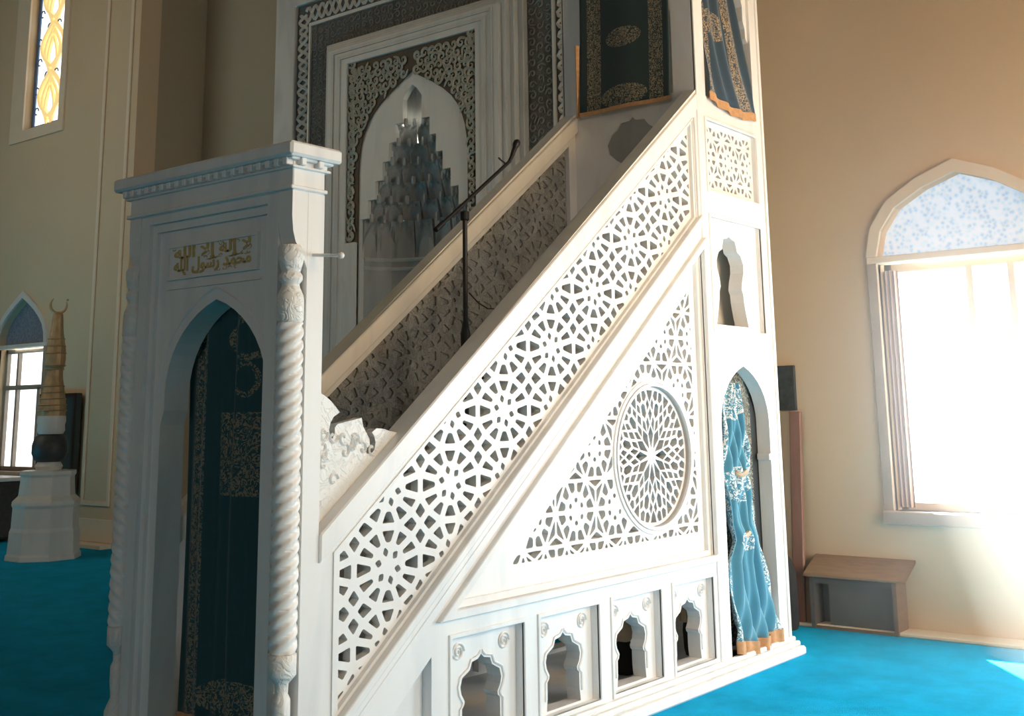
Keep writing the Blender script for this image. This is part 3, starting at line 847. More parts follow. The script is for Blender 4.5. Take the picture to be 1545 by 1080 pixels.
    # vertical thin pilaster line of the tower
    P(sl(rect(TY0 + 0.0, TY0 + 0.03, 0.1, TZ), [], -0.010, 0.01), 'post_bead', M_marble, mb, bevel=0.003)
    P(sl(rect(TY1 - 0.03, TY1, 0.1, TZ), [], -0.010, 0.01), 'post_bead', M_marble, mb, bevel=0.003)
    # upper opening: lobed brackets
    P(sl(ccw([(6.93, 5.3), (6.93, 3.95), (6.905, 3.98), (6.90, 4.05), (6.875, 4.10), (6.88, 4.2), (6.84, 4.30), (6.80, 5.3)]), [], 0.02, 0.07), 'bracket', M_marble, mb)
    P(sl(ccw([(6.27, 5.3), (6.27, 3.95), (6.29, 3.98), (6.295, 4.05), (6.32, 4.10), (6.315, 4.2), (6.36, 4.30), (6.40, 5.3)]), [], 0.02, 0.07), 'bracket', M_marble, mb)

minbar_side(XF, 1)
minbar_side(XB, -1)
# plinth courses
P(G().box(-4.45, -3.31, 3.0, 7.12, 0.0, 0.055), 'plinth', M_marble, mb, bevel=0.012)
P(G().box(-4.425, -3.335, 3.02, 7.095, 0.055, 0.085), 'plinth_step', M_marble, mb, bevel=0.008)
P(G().box(-4.405, -3.355, 3.05, 7.07, 0.085, 0.112), 'plinth_step', M_marble, mb, bevel=0.006)
# steps
for i in range(13):
    y0 = 3.15 + i * 0.23; z = 0.20 + i * 0.178
    P(G().box(XB + 0.12, XF - 0.12, y0, y0 + 0.27, z - 0.05, z), 'tread', M_marble, mb, bevel=0.006)
    P(G().box(XB + 0.12, XF - 0.12, y0 + 0.02, y0 + 0.035, z - 0.2, z - 0.05), 'riser', M_marble, mb)
# tower floor, back, front panel, cornice
P(G().box(XB + 0.09, XF - 0.09, TY1 - 0.07, TY1, 0.1, 3.44), 'rear_wall', M_marble, mb)
P(G().box(XB + 0.09, XF - 0.09, TY0 + 0.09, TY1 - 0.07, 3.30, 3.36), 'pulpit_floor', M_marble, mb)
half = [(0, 3.36), (.025, 3.335), (.09, 3.33), (.12, 3.29), (.165, 3.26), (.20, 3.20), (.185, 3.14), (.13, 3.09), (.08, 3.06), (0.03, 3.03), (0, 3.0)]
P(G().prism(rect(XB + 0.09, XF - 0.09, 2.2, 3.46), [ccw(sym(-3.845, half))], front, TY0, TY0 + 0.07), 'front_panel', M_marble, mb)
P(G().box(XB + 0.09, XF - 0.09, TY0 + 0.012, TY0 + 0.03, 2.9, 3.40), 'inlay', M_greyd, mb)
oc = -3.87; oh = 0.335
hole = [(oc - oh, 3.46), (oc + oh, 3.461), (oc + oh, 4.0), (oc + oh - .03, 4.03), (oc + oh - .035, 4.1), (oc + oh - .07, 4.14), (oc + oh - .06, 4.3), (oc + oh - .14, 4.5), (oc, 5.0),
        (oc - oh + .14, 4.5), (oc - oh + .06, 4.3), (oc - oh + .07, 4.14), (oc - oh + .035, 4.1), (oc - oh + .03, 4.03), (oc - oh, 4.0)]
P(G().prism(rect(XB + 0.09, XF - 0.09, 3.4605, TZ), [[(x, z + 0.001 if z < 3.47 else z) for x, z in hole]], front, TY0 + 0.0, TY0 + 0.09), 'tower_arch', M_marble, mb)
P(G().box(XB + 0.09, XF - 0.09, TY1 - 0.09, TY1, 3.44, TZ), 'tower_back', M_marble, mb)
P(G().box(XB - 0.06, XF + 0.06, TY0 - 0.06, TY1 + 0.06, TZ, TZ + 0.12), 'tower_cornice', M_marble, mb, bevel=0.02)
g = G().lathe([(0.62, TZ + .12), (0.55, TZ + .5), (0.34, TZ + 1.1), (0.1, TZ + 1.9), (0.01, TZ + 2.3)], -3.88, 6.6, 8, smooth=False)
P(g, 'spire', M_marble, mb)

# portal -----------------------------------------------------------
PX0, PX1, PY0, PY1 = -4.46, -3.38, 2.93, 3.09
pc = -3.885
arch_o = ccw(pointed(pc, 0.335, 1.50, 1.975, 0.0, n=9))
def wide(x, z): return (x, z)
# lower opening is a touch wider than the arch, with a corbelled impost
oh_ = []
for x, z in arch_o: oh_.append((x, z))
op = [(pc - .347, 0.0005), (pc + .347, 0.0005), (pc + .347, 1.47), (pc + .337, 1.50), (pc + .325, 1.53), (pc + .325, 1.58)]
ar = pointed(pc, 0.325, 1.60, 1.975, 0.0, n=9)[2:]
op = op + ar + [(pc - .325, 1.58), (pc - .325, 1.53), (pc - .337, 1.50), (pc - .347, 1.47)]
op = clean(op)
P(G().prism(rect(PX0, PX1, 0.0, 2.36), [op], front, 3.005, PY1), 'portal_slab', M_marble, mb)
P(G().prism(rect(PX0 + 0.085, PX1 - 0.085, 0.0, 2.36), [ccw([(-4.315, 0.0004), (-3.535, 0.0004), (-3.535, 2.325), (-4.315, 2.325)])], front, PY0, 3.005), 'portal_frame', M_marble, mb, bevel=0.004)
P(G().prism(rect(-4.315, -3.535, 0.0, 2.325), [ccw([(-4.285, 0.0003), (-3.56, 0.0003), (-3.56, 2.29), (-4.285, 2.29)])], front, PY0 + 0.02, 3.005), 'inner_moulding', M_marble, mb, bevel=0.003)
op2 = [(x, z) for x, z in op]
P(G().prism(rect(-4.285, -3.56, 0.0, 2.29), [op2], front, PY0 + 0.038, 3.005), 'spandrel_panel', M_marble, mb)
P(G().prism(rect(-4.215, -3.615, 2.075, 2.228), [rect(-4.200, -3.630, 2.090, 2.213)], front, PY0 + 0.022, PY0 + 0.04), 'plaque_border', M_marble, mb)
pq = P(G().box(-4.200, -3.630, PY0 + 0.030, PY0 + 0.04, 2.090, 2.213), 'inscription_plaque', M_marble, mb)
# thin line moulding over the arch
g = G()
g.box(-4.22, -3.60, PY0 + 0.030, PY0 + 0.04, 2.035, 2.045)
arc = pointed(pc, 0.365, 1.60, 2.025, 1.0, n=9)[2:]
g.tube([(x, PY0 + 0.036, z) for x, z in arc], 0.005, 4)
P(g, 'arch_bead', M_marble, mb)
# upper block, frieze, dentils, cornice
P(G().box(PX0, PX1, PY0 - 0.005, PY1, 2.36, 2.455), 'frieze', M_marble, mb, bevel=0.004)
P(G().box(PX0 - 0.012, PX1 + 0.008, PY0 - 0.018, PY1 + 0.01, 2.365, 2.380), 'frieze_bead', M_marble, mb, bevel=0.003)
P(G().box(PX0 - 0.02, PX1 + 0.015, PY0 - 0.02, PY1 + 0.02, 2.448, 2.458), 'frieze_bead', M_marble, mb, bevel=0.003)
P(G().box(PX0, PX1, PY0 - 0.005, PY1 + 0.01, 2.455, 2.49), 'dentil_ground', M_marble, mb)
dm = None
for i in range(21):
    x = PX0 - 0.005 + i * 0.0535
    if dm is None:
        d0 = P(G().box(x - 0.013, x + 0.013, PY0 - 0.038, PY0 - 0.004, 2.458, 2.488), 'dentil', M_marble, mb, bevel=0.003); dm = (d0, x)
    else:
        o = d0.copy(); C.objects.link(o); o.location.x += x - dm[1]
for y in (2.955, 3.045):
    P(G().box(PX1 - 0.004, PX1 + 0.03, y - 0.013, y + 0.013, 2.458, 2.488), 'dentil', M_marble, mb, bevel=0.003)
P(G().box(PX0 - 0.07, PX1 + 0.045, PY0 - 0.055, PY1 + 0.055, 2.488, 2.545), 'cornice', M_marble, mb, bevel=0.010)
P(G().box(PX0 - 0.035, PX1 + 0.02, PY0 - 0.03, PY1 + 0.03, 2.478, 2.492), 'cornice_bed', M_marble, mb, bevel=0.004)
# twisted columns with vase capitals
for cx, nm in ((-3.415, 'r'), (-4.425, 'l')):
    cy = 2.955; sgn = 1 if cx > -3.9 else -1
    g = G(); n = 300; seg = 18; vs = []; fs = []
    z0, z1 = 0.66, 1.85
    for i in range(n):
        t = i / (n - 1); z = z0 + (z1 - z0) * t
        for k in range(seg):
            th = 2 * PI * k / seg
            w = math.sin(2 * (th * 1.0 - sgn * z * 2 * PI / 0.098 * 0.5))
            r = 0.047 + 0.0075 * (abs(w) ** 0.7 * 2 - 1)
            vs.append((cx + r * math.cos(th), cy + r * math.sin(th), z))
    for i in range(n - 1):
        for k in range(seg):
            k2 = (k + 1) % seg; fs.append((i * seg + k, i * seg + k2, (i + 1) * seg + k2, (i + 1) * seg + k))
    g.add(vs, fs, True)
    col = P(g, 'twisted_column', M_marble, mb)
    P(G().lathe([(.047, 1.85), (.053, 1.862), (.053, 1.93), (.050, 1.955), (.036, 1.985), (.034, 2.00), (.046, 2.015), (.046, 2.03), (.036, 2.045), (.044, 2.07), (.050, 2.10), (.050, 2.13), (.040, 2.15)], cx, cy, 18), 'column_capital', M_carved, col, root=mb)
    P(G().lathe([(.040, 0.0), (.058, 0.01), (.058, .10), (.045, .12), (.052, .25), (.050, .33), (.028, .38), (.034, .44), (.034, .50), (.024, .52), (.026, .555), (.045, .575), (.053, .585), (.053, .655), (.047, .66)], cx, cy, 18), 'column_base', M_carved, col, root=mb)
# tapering corner brackets above the capitals
for (x0, x1) in ((PX1 - 0.085, PX1), (PX0, PX0 + 0.085)):
    g = G().prism(ccw([(2.925, 2.36), (3.005, 2.36), (3.005, 2.06), (2.988, 2.10), (2.968, 2.135), (2.945, 2.16), (2.932, 2.20), (2.925, 2.26)]), [], side, x0 + 0.004, x1 - 0.001)
    P(g, 'corner_bracket', M_marble, mb)
# carved scroll newel between portal and handrail
pl = [(3.092, 1.50), (3.092, 1.605), (3.154, 1.578), (3.189, 1.557), (3.236, 1.513), (3.205, 1.497), (3.188, 1.475), (3.180, 1.445), (3.186, 1.42), (3.200, 1.412), (3.210, 1.43), (3.212, 1.455), (3.225, 1.468),
      (3.357, 1.491), (3.366, 1.455), (3.385, 1.43), (3.402, 1.405), (3.405, 1.38), (3.392, 1.372), (3.380, 1.378), (3.374, 1.362), (3.388, 1.348), (3.410, 1.346), (3.430, 1.362), (3.437, 1.39), (3.43, 1.415), (3.415, 1.432),
      (3.44, 1.447), (3.475, 1.446), (3.52, 1.435), (3.565, 1.428), (3.50, rail(3.50) - .01), (3.30, rail(3.30) - .01), (3.092, rail(3.092) - .01)]
nw = P(G().prism(ccw(pl), [], side, -3.475, -3.43), 'scroll_newel', M_carved, mb)
g = G()
for k in range(26):
    y = 3.11 + random.random() * 0.36; z0_ = rail(y) + 0.05; z1_ = 1.47 if y < 3.35 else 1.40
    if z1_ <= z0_: continue
    z = random.uniform(z0_, z1_); s = random.choice((-1, 1)); a0 = random.uniform(0, 6.28)
    pth = [(-3.428, y + 0.028 * (1 - i / 11) * math.cos(a0 + s * i * 0.55), z + 0.032 * (1 - i / 11) * math.sin(a0 + s * i * 0.55)) for i in range(11)]
    if all(q[1] > 3.095 and q[2] < z1_ for q in pth): g.tube(pth, 0.006, 4)
P(g, 'newel_scrollwork', M_marble, nw, root=mb, kind='stuff')
# gold lettering on the plaque: presentation forms, already in visual order
def arabic(logical_forms): return ''.join(reversed(logical_forms))
words1 = ['\uFEFB', ' ', '\u0625', '\uFEDF', '\uFEEA', ' ', '\u0625', '\uFEFB', ' ', '\uFEDF\uFEE0\uFEEA'[0], '\uFEE0', '\uFEEA', '\u0627'][:0]
line1 = arabic(['\uFEFB', ' ', '\uFE87', '\uFEDF', '\uFEEA', ' ', '\uFE87', '\uFEFB', ' ', '\uFE8D', '\uFEDF', '\uFEE0', '\uFEEA'])
line2 = arabic(['\uFEE3', '\uFEA4', '\uFEE4', '\uFEAA', ' ', '\uFEAD', '\uFEB3', '\uFEEE', '\uFEDD', ' ', '\uFE8D', '\uFEDF', '\uFEE0', '\uFEEA'])
def text_mesh(body, size, width):
    cu = bpy.data.curves.new('t', 'FONT'); cu.body = body; cu.size = size; cu.extrude = 0.003; cu.align_x = 'CENTER'
    cu.offset = 0.0030
    ob = bpy.data.objects.new('t', cu); C.objects.link(ob)
    bpy.context.view_layer.update()
    dg = bpy.context.evaluated_depsgraph_get()
    me = bpy.data.meshes.new_from_object(ob.evaluated_get(dg))
    bpy.data.objects.remove(ob)
    xs = [v.co.x for v in me.vertices]
    if not xs: return None
    zs = [v.co.y for v in me.vertices]
    sx = width / (max(xs) - min(xs)); cx = (max(xs) + min(xs)) / 2
    return me, sx, cx, min(zs), max(zs)
for body, zc, hh, xo in ((line1, 2.178, 0.074, 0.0), (line2, 2.126, 0.070, 0.0)):
    r = text_mesh(body, 0.1, 0.51)
    if r:
        me, sx, cx, za, zb = r
        sy = hh / (zb - za)
        for v in me.vertices:
            x, y, z = v.co
            v.co = Vector((-3.915 + xo + (x - cx) * sx, PY0 + 0.0285 - z * 0.5, zc + (y - (za + zb) / 2) * sy)) - MB
        me.materials.clear(); me.materials.append(M_goldp)
        o = bpy.data.objects.new('lettering', me); C.objects.link(o); o.parent = pq; o['kind'] = 'stuff'
g = G()
for k in range(26):
    x = -4.175 + 0.52 * random.random(); z = random.choice((2.098, 2.152, 2.206)) + random.uniform(-.004, .004); a0 = random.uniform(0, 6.28)
    g.tube([(x + 0.011 * math.cos(a0 + i * 0.8), PY0 + 0.029, z + 0.006 * math.sin(a0 + i * 0.8)) for i in range(5)], 0.0022, 4)
P(g, 'vowel_marks', M_goldp, pq, root=mb, kind='stuff')
# white peg on the portal side
P(G().tube([(-3.385, 3.035, 2.117), (-3.262, 3.062, 2.106)], 0.0065, 8), 'peg', M_whitep, mb)
pg = [o for o in bpy.data.objects if o.name == 'peg'][0]
P(G().lathe([(0.002, 2.092), (0.009, 2.094), (0.0135, 2.101), (0.0135, 2.109), (0.009, 2.116), (0.002, 2.118)], -3.252, 3.062, 10), 'peg_knob', M_whitep, pg, root=mb)

# ================================================================== CURTAINS
def curtain(name, fn, nu, nv, mat, label, fringe=None, group=None):
    me = bpy.data.meshes.new(name)
    vs = [fn(i / nu, j / nv) for j in range(nv + 1) for i in range(nu + 1)]
    fs = [(j * (nu + 1) + i, j * (nu + 1) + i + 1, (j + 1) * (nu + 1) + i + 1, (j + 1) * (nu + 1) + i) for j in range(nv) for i in range(nu)]
    base = Vector(vs[nu // 2])
    t = thing(name, base, label, 'curtain', group)
    me.from_pydata([Vector(v) - base for v in vs], [], fs)
    uvl = me.uv_layers.new(name='UVMap')
    for p in me.polygons:
        p.use_smooth = True
        for li in p.loop_indices:
            vi = me.loops[li].vertex_index
            uvl.data[li].uv = ((vi % (nu + 1)) / nu, (vi // (nu + 1)) / nv)
    me.materials.append(mat)
    o = bpy.data.objects.new('cloth', me); C.objects.link(o); o.parent = t
    m = o.modifiers.new('solid', 'SOLIDIFY'); m.thickness = 0.006; m.offset = 0
    if fringe:
        h, off = fringe
        g = G()
        n = nu
        top = [Vector(fn(i / n, 0)) for i in range(n + 1)]
        vs2 = [q + Vector((off[0], off[1], 0.006)) for q in top] + [q + Vector((off[0] * 1.2, off[1] * 1.2, -h)) for q in top]
        g.add(vs2, [(i, i + 1, n + 2 + i, n + 1 + i) for i in range(n)], True)
        g.add([v - Vector((off[0], off[1], 0)) * 0.8 for v in vs2], [(i, i + 1, n + 2 + i, n + 1 + i) for i in range(n)], True)
        P(g, 'fringe', M_copper, t)
    return t
# portal curtain
def f_portal(u, v):
    return (-4.245 + 0.715 * u, 3.115 + 0.016 * math.sin(u * 21 + 0.6 * math.sin(v * 4)) + 0.008 * math.sin(u * 47 + 1), 0.31 + 1.68 * v)
curtain('portal_curtain', f_portal, 70, 24, M_curt_portal, 'long dark teal velvet curtain with gold embroidery filling the portal arch', (0.03, (0, -0.006)))
def f_front(u, v):
    hang = 0.05 * (1 - v) ** 3
    x = -4.205 + 0.68 * u
    return (x, TY0 - 0.035 - hang * 0.6 + 0.010 * math.sin(u * 9) * (1 - 0.4 * v), 3.425 + 0.055 * u * 0 + 1.50 * v)
fc = curtain('pulpit_front_curtain', f_front, 40, 24, M_curt_pulpit, 'dark teal embroidered curtain hanging at the head of the pulpit stairs', (0.02, (0, -0.003)))
P(G().grid(lambda u, v: (-4.245 + 0.035 * u, TY0 - 0.045 - 0.02 * math.sin(u * 3), 3.40 + 0.50 * v), 4, 8), 'lining_edge', M_copper, fc)
def f_side(u, v):
    k = min(1.0, v / 0.5)
    y1 = 6.925 - 0.13 * k ** 0.8; y0 = 6.275 + 0.02 * k
    sag = -0.045 * math.sin(PI * min(1, u * 0.9)) - 0.005 * u
    return (XF + 0.022 - 0.085 * k + 0.012 * math.sin(u * 24 + 5 * v + 2 * math.sin(v * 7)), y0 + (y1 - y0) * u, 3.465 + sag * (1 - v) ** 2 + 1.7 * v)
curtain('pulpit_side_curtain', f_side, 60, 26, M_curt_side, 'blue embroidered curtain with copper hem in the upper side opening of the tower', (0.05, (0.006, 0)))
def f_arch(u, v):
    z = 0.185 + 1.48 * v
    # width gathered at two ties
    def lerp(tab, t):
        for (a, x), (b, y) in zip(tab, tab[1:]):
            if a <= t <= b: return x + (y - x) * (t - a) / (b - a)
        return tab[-1][1]
    wr = lerp([(0, 6.90), (0.12, 6.87), (0.38, 6.73), (0.44, 6.68), (0.55, 6.69), (0.66, 6.66), (0.8, 6.64), (0.92, 6.60), (1, 6.56)], v)
    wl = lerp([(0, 6.335), (0.3, 6.345), (0.38, 6.40), (0.44, 6.36), (0.62, 6.33), (0.66, 6.35), (0.9, 6.35), (1, 6.42)], v)
    y = wl + (wr - wl) * u
    tie = math.exp(-((v - 0.40) / 0.05) ** 2) + math.exp(-((v - 0.64) / 0.07) ** 2) * 0.6
    x = XF - 0.042 + 0.04 * (1 - v) ** 2 + 0.026 * math.sin(u * 22 + 7 * v + 1.8 * math.sin(v * 9)) + 0.010 * math.sin(u * 55 - 9 * v) * (1 - 0.5 * min(1, tie)) + 0.03 * tie * math.exp(-((u - 0.4) / 0.25) ** 2)
    return (x, y, z - 0.03 * math.sin(PI * u) * (1 - v))
ac = curtain('side_arch_curtain', f_arch, 70, 50, M_curt_arch, 'pale blue gathered curtain with copper hem in the tall arch at the pulpit foot', (0.065, (0.010, 0)))
g = G()
for z in (0.77, 1.125):
    g.tube([(XF - 0.01 + 0.02 * math.cos(t), 6.52 + 0.045 * math.sin(t) * 1.2, z + 0.01 * math.sin(t * 2)) for t in [i * 2 * PI / 12 for i in range(13)]], 0.016, 6)
P(g, 'knot', M_beige, ac)
t = curtain('arch_lining', lambda u, v: (XF - 0.105 + 0.008 * math.sin(u * 20), 6.27 + 0.66 * u, 0.13 + 1.66 * v), 30, 6, M_archback, 'dark embroidered lining cloth hanging behind the pale blue arch curtain')

# ================================================================== MICROPHONE
ms = thing('microphone_stand', (-3.86, 4.50, 1.39), 'black boom microphone stand standing on the pulpit stairs', 'microphone stand')
bx, by = -3.86, 4.505
P(G().tube([(bx, by, 1.42), (bx, by, 1.95)], 0.016, 8), 'pole', M_black, ms)
P(G().tube([(bx, by, 1.93), (bx, by, 2.52)], 0.0125, 8), 'upper_pole', M_black, ms)
P(G().lathe([(0.014, 1.80), (0.024, 1.82), (0.026, 1.90), (0.018, 1.94), (0.012, 1.97)], bx, by, 10), 'clutch', M_black, ms)
for k in range(3):
    a = k * 2 * PI / 3 + 0.5
    P(G().tube([(bx, by, 1.86), (bx + 0.07 * math.cos(a), by + 0.04 * math.sin(a), 1.80), (bx + 0.16 * math.cos(a), by + 0.11 * math.sin(a), 1.40)], 0.007, 6), 'leg', M_black, ms)
P(G().box(bx - 0.018, bx + 0.018, by - 0.02, by + 0.02, 2.485, 2.535), 'boom_clamp', M_black, ms, bevel=0.006)
p0 = Vector((bx, 4.285, 2.415)); p1 = Vector((bx, 4.885, 2.862))
P(G().tube([p0, p1], 0.0105, 8), 'boom', M_black, ms)
P(G().tube([p0 - (p1 - p0) * 0.01, p0 + (p1 - p0) * 0.09], 0.014, 8), 'counterweight', M_black, ms)
mic = P(G().tube([p1 + Vector((0, -0.005, -0.005)), p1 + Vector((0, 0.02, 0.03)), p1 + Vector((0, 0.055, 0.095))], [0.010, 0.011, 0.015], 10), 'microphone', M_black, ms)
P(G().tube([p1 + Vector((0, 0.052, 0.09)), p1 + Vector((0, 0.062, 0.108)), p1 + Vector((0, 0.072, 0.125)), p1 + Vector((0, 0.078, 0.135))], [0.016, 0.021, 0.019, 0.008], 10), 'microphone_head', M_black, mic, root=ms)
P(G().tube([p1 + Vector((0, 0.0, 0)), p1 + Vector((0, -0.03, -0.02)), p1 + Vector((0, -0.075, -0.005)), p1 + Vector((0, -0.095, 0.005))], 0.005, 6), 'mic_clip', M_black, ms)
cable = G().tube([(bx + 0.01, by + 0.02, 2.13 - 0.02), (bx + 0.01, by + 0.09, 2.065), (bx, by + 0.18, 2.04), (bx, by + 0.28, 2.045), (bx, by + 0.42, 2.0), (bx, by + 0.5, 1.9)], 0.0035, 6)
cb = cable.build('microphone_cable', M_black, label='thin black cable sagging from the stand towards the stair', cat='cable', origin=(bx, by, 2.0))

# ================================================================== RIGHT CORNER: stool, boards, picture, bag
# low writing box with sloping lid
X0, X1, Y0, Y1 = -3.665, -3.045, 7.985, 8.17
sb = thing('wooden_bench', (-3.36, 8.0, 0), 'low brown wooden bench box standing under the window wall', 'bench')
P(G().prism([(Y0 - .03, 0.345), (Y0 - .03, 0.365), (Y1 + .02, 0.478), (Y1 + .02, 0.458)], [], side, X0 - 0.03, X1 + 0.075), 'bench_top', M_woodt, sb, bevel=0.004)
P(G().prism([(Y0, 0.0), (Y1, 0.0), (Y1, 0.45), (Y0, 0.35)], [], side, X1 - 0.03, X1), 'side_panel', M_wood, sb)
P(G().prism([(Y0, 0.0), (Y1, 0.0), (Y1, 0.45), (Y0, 0.35)], [], side, X0, X0 + 0.03), 'side_panel', M_woodd, sb)
P(G().box(X0 + 0.03, X1 - 0.03, Y1 - 0.03, Y1 - 0.01, 0.02, 0.42), 'back_panel', M_woodd, sb)
P(G().box(X0 + 0.12, X1 - 0.03, Y0 + 0.05, Y0 + 0.07, 0.0, 0.30), 'front_panel', M_woodd, sb)
P(G().box(X0 + 0.03, X1 - 0.03, Y0 + 0.01, Y0 + 0.03, 0.30, 0.35), 'apron', M_woodd, sb)
P(G().box(X0 + 0.03, X1 - 0.03, Y0 + 0.01, Y0 + 0.17, 0.0, 0.02), 'bottom_rail', M_wood, sb)
def lean(x0, x1, y, z0, z1, th, mat, name, label, cat, dx=0.0, parts=None):
    g = G()
    g.add([(x0 + dx, y - 0.12, z0), (x1 + dx, y - 0.12, z0), (x1, y, z1), (x0, y, z1), (x0 + dx, y - 0.12 - th, z0), (x1 + dx, y - 0.12 - th, z0), (x1, y - th, z1), (x0, y - th, z1)],
          [(0, 1, 2, 3), (4, 7, 6, 5), (0, 4, 5, 1), (3, 2, 6, 7), (0, 3, 7, 4), (1, 5, 6, 2)])
    return g.build(name, mat, label=label, cat=cat, origin=(x0, y, z0), bevel=0.004)
lean(-3.99, -3.815, 8.17, 0.02, 1.49, 0.03, M_board, 'wooden_board', 'pale brown upright board leaning on the wall beside the pulpit', 'board', 0.0)
lean(-3.812, -3.73, 8.17, 0.02, 1.485, 0.035, M_boardr, 'wooden_board', 'narrow red-brown board leaning on the wall nearest the bench', 'board', 0.0)
pic = thing('wall_panel', (-3.87, 8.18, 1.65), 'small dark mottled framed panel on the wall above the leaning boards', 'picture')
P(G().box(-3.965, -3.79, 8.175, 8.195, 1.51, 1.81), 'panel', M_pic, pic)
P(G().prism(rect(-3.98, -3.775, 1.495, 1.825), [rect(-3.965, -3.79, 1.51, 1.81)], front, 8.165, 8.198), 'picture_frame', M_dkstone, pic)
bag = thing('black_bag', (-3.78, 7.93, 0), 'black fabric bag standing on the floor between pulpit and bench', 'bag')
def bagf(prof, cx, cy, sx, sy, seg=16):
    vs = []; fs = []
    for (r, z) in prof:
        for k in range(seg):
            th = 2 * PI * k / seg; c, s_ = math.cos(th), math.sin(th)
            e = 0.6
            vs.append((cx + sx * r * math.copysign(abs(c) ** e, c), cy + sy * r * math.copysign(abs(s_) ** e, s_), z))
    for i in range(len(prof) - 1):
        for k in range(seg):
            k2 = (k + 1) % seg; fs.append((i * seg + k, i * seg + k2, (i + 1) * seg + k2, (i + 1) * seg + k))
    fs.append(tuple(range(seg))); fs.append(tuple((len(prof) - 1) * seg + k for k in range(seg)))
    return G().add(vs, fs, True)
P(bagf([(0.9, 0.0), (1.0, 0.03), (1.02, 0.2), (0.98, 0.38), (0.8, 0.46), (0.55, 0.50), (0.2, 0.52)], -3.83, 7.84, 0.125, 0.08), 'bag_body', M_blackc, bag)
P(G().tube([(-3.88, 7.84, 0.48), (-3.87, 7.84, 0.57), (-3.83, 7.84, 0.61), (-3.79, 7.84, 0.57), (-3.78, 7.84, 0.48)], 0.009, 6), 'handle', M_blackc, bag)
P(bagf([(0.85, 0.06), (1.0, 0.09), (1.0, 0.24), (0.8, 0.28)], -3.83, 7.76, 0.09, 0.02), 'pocket', M_blackc, bag)

# things stored in the base niches
cloth = thing('cloth_bundle', (-3.65, 5.565, 0.113), 'beige cloth bundle tied at the waist inside the third base niche', 'bundle')
P(bagf([(0.6, 0.112), (0.9, 0.14), (1.0, 0.20), (0.7, 0.25), (0.45, 0.28)], -3.65, 5.565, 0.07, 0.06), 'dark_lower_wrap', M_blackc, cloth)
P(bagf([(0.45, 0.28), (0.75, 0.31), (1.0, 0.36), (1.05, 0.40), (0.7, 0.43)], -3.65, 5.565, 0.07, 0.06), 'bundle_cloth', M_beige, cloth)
P(G().tube([(-3.65, 5.60, 0.39), (-3.64, 5.63, 0.45), (-3.64, 5.65, 0.47)], [0.02, 0.012, 0.004], 6), 'knot_end', M_beige, cloth)
um = thing('folded_parasol', (-3.60, 6.205, 0.113), 'dark folded bundle with cream pleats inside the niche beside the tall arch', 'bundle')
P(G().lathe([(0.035, 0.112), (0.045, 0.15), (0.05, 0.25), (0.045, 0.30)], -3.60, 6.205, 10), 'dark_sleeve', M_blackc, um)
g = G()
for k in range(7):
    a = k * 2 * PI / 7
    g.tube([(-3.60 + 0.05 * math.cos(a), 6.205 + 0.05 * math.sin(a), 0.30), (-3.60 + 0.055 * math.cos(a), 6.205 + 0.055 * math.sin(a), 0.36), (-3.60 + 0.01 * math.cos(a), 6.205 + 0.01 * math.sin(a), 0.45)], [0.02, 0.017, 0.006], 6)
P(g, 'pleats', M_beige, um)

# ================================================================== FAR LEFT
fx, fy = -12.31, 7.20
fp = thing('gilded_finial', (fx, fy, 0), 'tall gilded finial with a crescent on a stepped grey-white marble pedestal', 'finial')
def octo(prof, seg=8): return G().lathe(prof, fx, fy, seg, a0=PI / 8, a1=2 * PI + PI / 8, smooth=False)
P(octo([(0.40, 0.0), (0.395, 0.05), (0.38, 0.07), (0.37, 0.30), (0.355, 0.34), (0.35, 0.55), (0.365, 0.58), (0.36, 0.62), (0.30, 0.68), (0.285, 0.88), (0.30, 0.90), (0.30, 0.945), (0.12, 0.95)]), 'pedestal', M_greylt, fp, bevel=0.006)
P(G().lathe([(0.13, 0.945), (0.15, 0.99), (0.12, 1.04)], fx, fy, 20), 'pedestal_neck', M_greylt, fp)
P(G().lathe([(0.11, 1.03), (0.16, 1.06), (0.19, 1.13), (0.19, 1.22), (0.165, 1.31), (0.12, 1.34)], fx, fy, 24), 'dark_drum', M_dkstone, fp)
P(G().lathe([(0.13, 1.34), (0.15, 1.38), (0.145, 1.44), (0.155, 1.48), (0.15, 1.54)], fx, fy, 20), 'marble_collar', M_greylt, fp)
prof = [(0.145, 1.54), (0.15, 1.62), (0.138, 1.72), (0.115, 1.85), (0.092, 1.98), (0.090, 2.06), (0.108, 2.10), (0.112, 2.18), (0.108, 2.28), (0.09, 2.38), (0.070, 2.50), (0.062, 2.62), (0.055, 2.68), (0.02, 2.71)]
P(G().lathe(prof, fx, fy, 16, smooth=False), 'gilded_shaft', M_gold, fp)
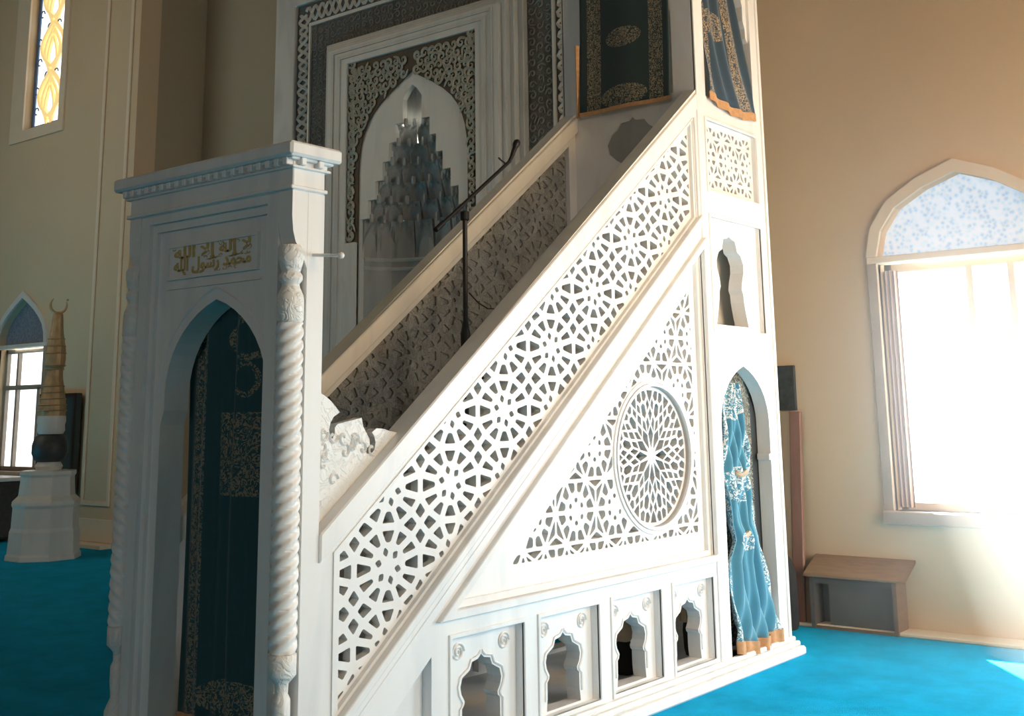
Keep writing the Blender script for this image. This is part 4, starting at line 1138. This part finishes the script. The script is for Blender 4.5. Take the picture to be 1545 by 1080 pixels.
for z, r in ((1.60, 0.152), (1.66, 0.148), (1.73, 0.139), (1.80, 0.126), (1.87, 0.113), (2.06, 0.10), (2.10, 0.112), (2.24, 0.112), (2.32, 0.102), (2.40, 0.09)):
    P(G().tube([(fx + r * math.cos(t * 2 * PI / 20), fy + r * math.sin(t * 2 * PI / 20), z) for t in range(21)], 0.008, 5), 'gilded_ring', M_gold, fp)
g = G(); n = 18; hx_, hy_ = 0.80, 0.60
g.tube([(fx + hx_ * 0.095 * math.cos(a), fy + hy_ * 0.095 * math.cos(a), 2.79 + 0.095 * math.sin(a)) for a in [math.radians(130 + i * (250) / n) for i in range(n + 1)]], [0.004 + 0.016 * math.sin(PI * i / n) for i in range(n + 1)], 6)
g.lathe([(0.002, 2.83), (0.018, 2.845), (0.002, 2.86)], fx + 0.08, fy + 0.06, 8)
P(g, 'crescent', M_gold, fp)
cab = thing('dark_cabinet', (-13.77, 8.1, 0.55), 'tall dark green panel mounted on the wall behind the gilded finial', 'cabinet')
P(G().box(-14.1, -13.28, 8.08, 8.165, 0.58, 1.82), 'cabinet_body', M_dkgreen, cab, bevel=0.01)
P(ringg(G(), rect(-14.1, -13.28, 0.58, 1.82), 0.04, front, 8.06, 8.08), 'cabinet_frame', M_black, cab)
ct = thing('stone_counter', (-15.3, 7.9, 0), 'dark stone counter with a white top under the far left window', 'counter')
P(G().box(-16.2, -14.35, 7.62, 8.16, 0.05, 0.74), 'counter_body', M_dkstone, ct, bevel=0.01)
P(G().box(-16.25, -14.3, 7.58, 8.165, 0.74, 0.79), 'counter_top', M_whitep, ct, bevel=0.008)

# ================================================================== HAZE in the sunlit corner
hz = bpy.data.materials.new('dusty_air'); hz.use_nodes = True; nt = hz.node_tree; nt.nodes.clear()
o = N(nt, 'ShaderNodeOutputMaterial'); vs_ = N(nt, 'ShaderNodeVolumeScatter')
vs_.inputs['Density'].default_value = 0.16; vs_.inputs['Anisotropy'].default_value = 0.72
nt.links.new(vs_.outputs[0], o.inputs['Volume'])
G().box(-2.93, -0.9, 6.0, 8.15, 0.03, 9.5).build('sunlit_haze', hz, kind='stuff', label='faint dusty haze in the sunlight by the bright window', cat='haze')
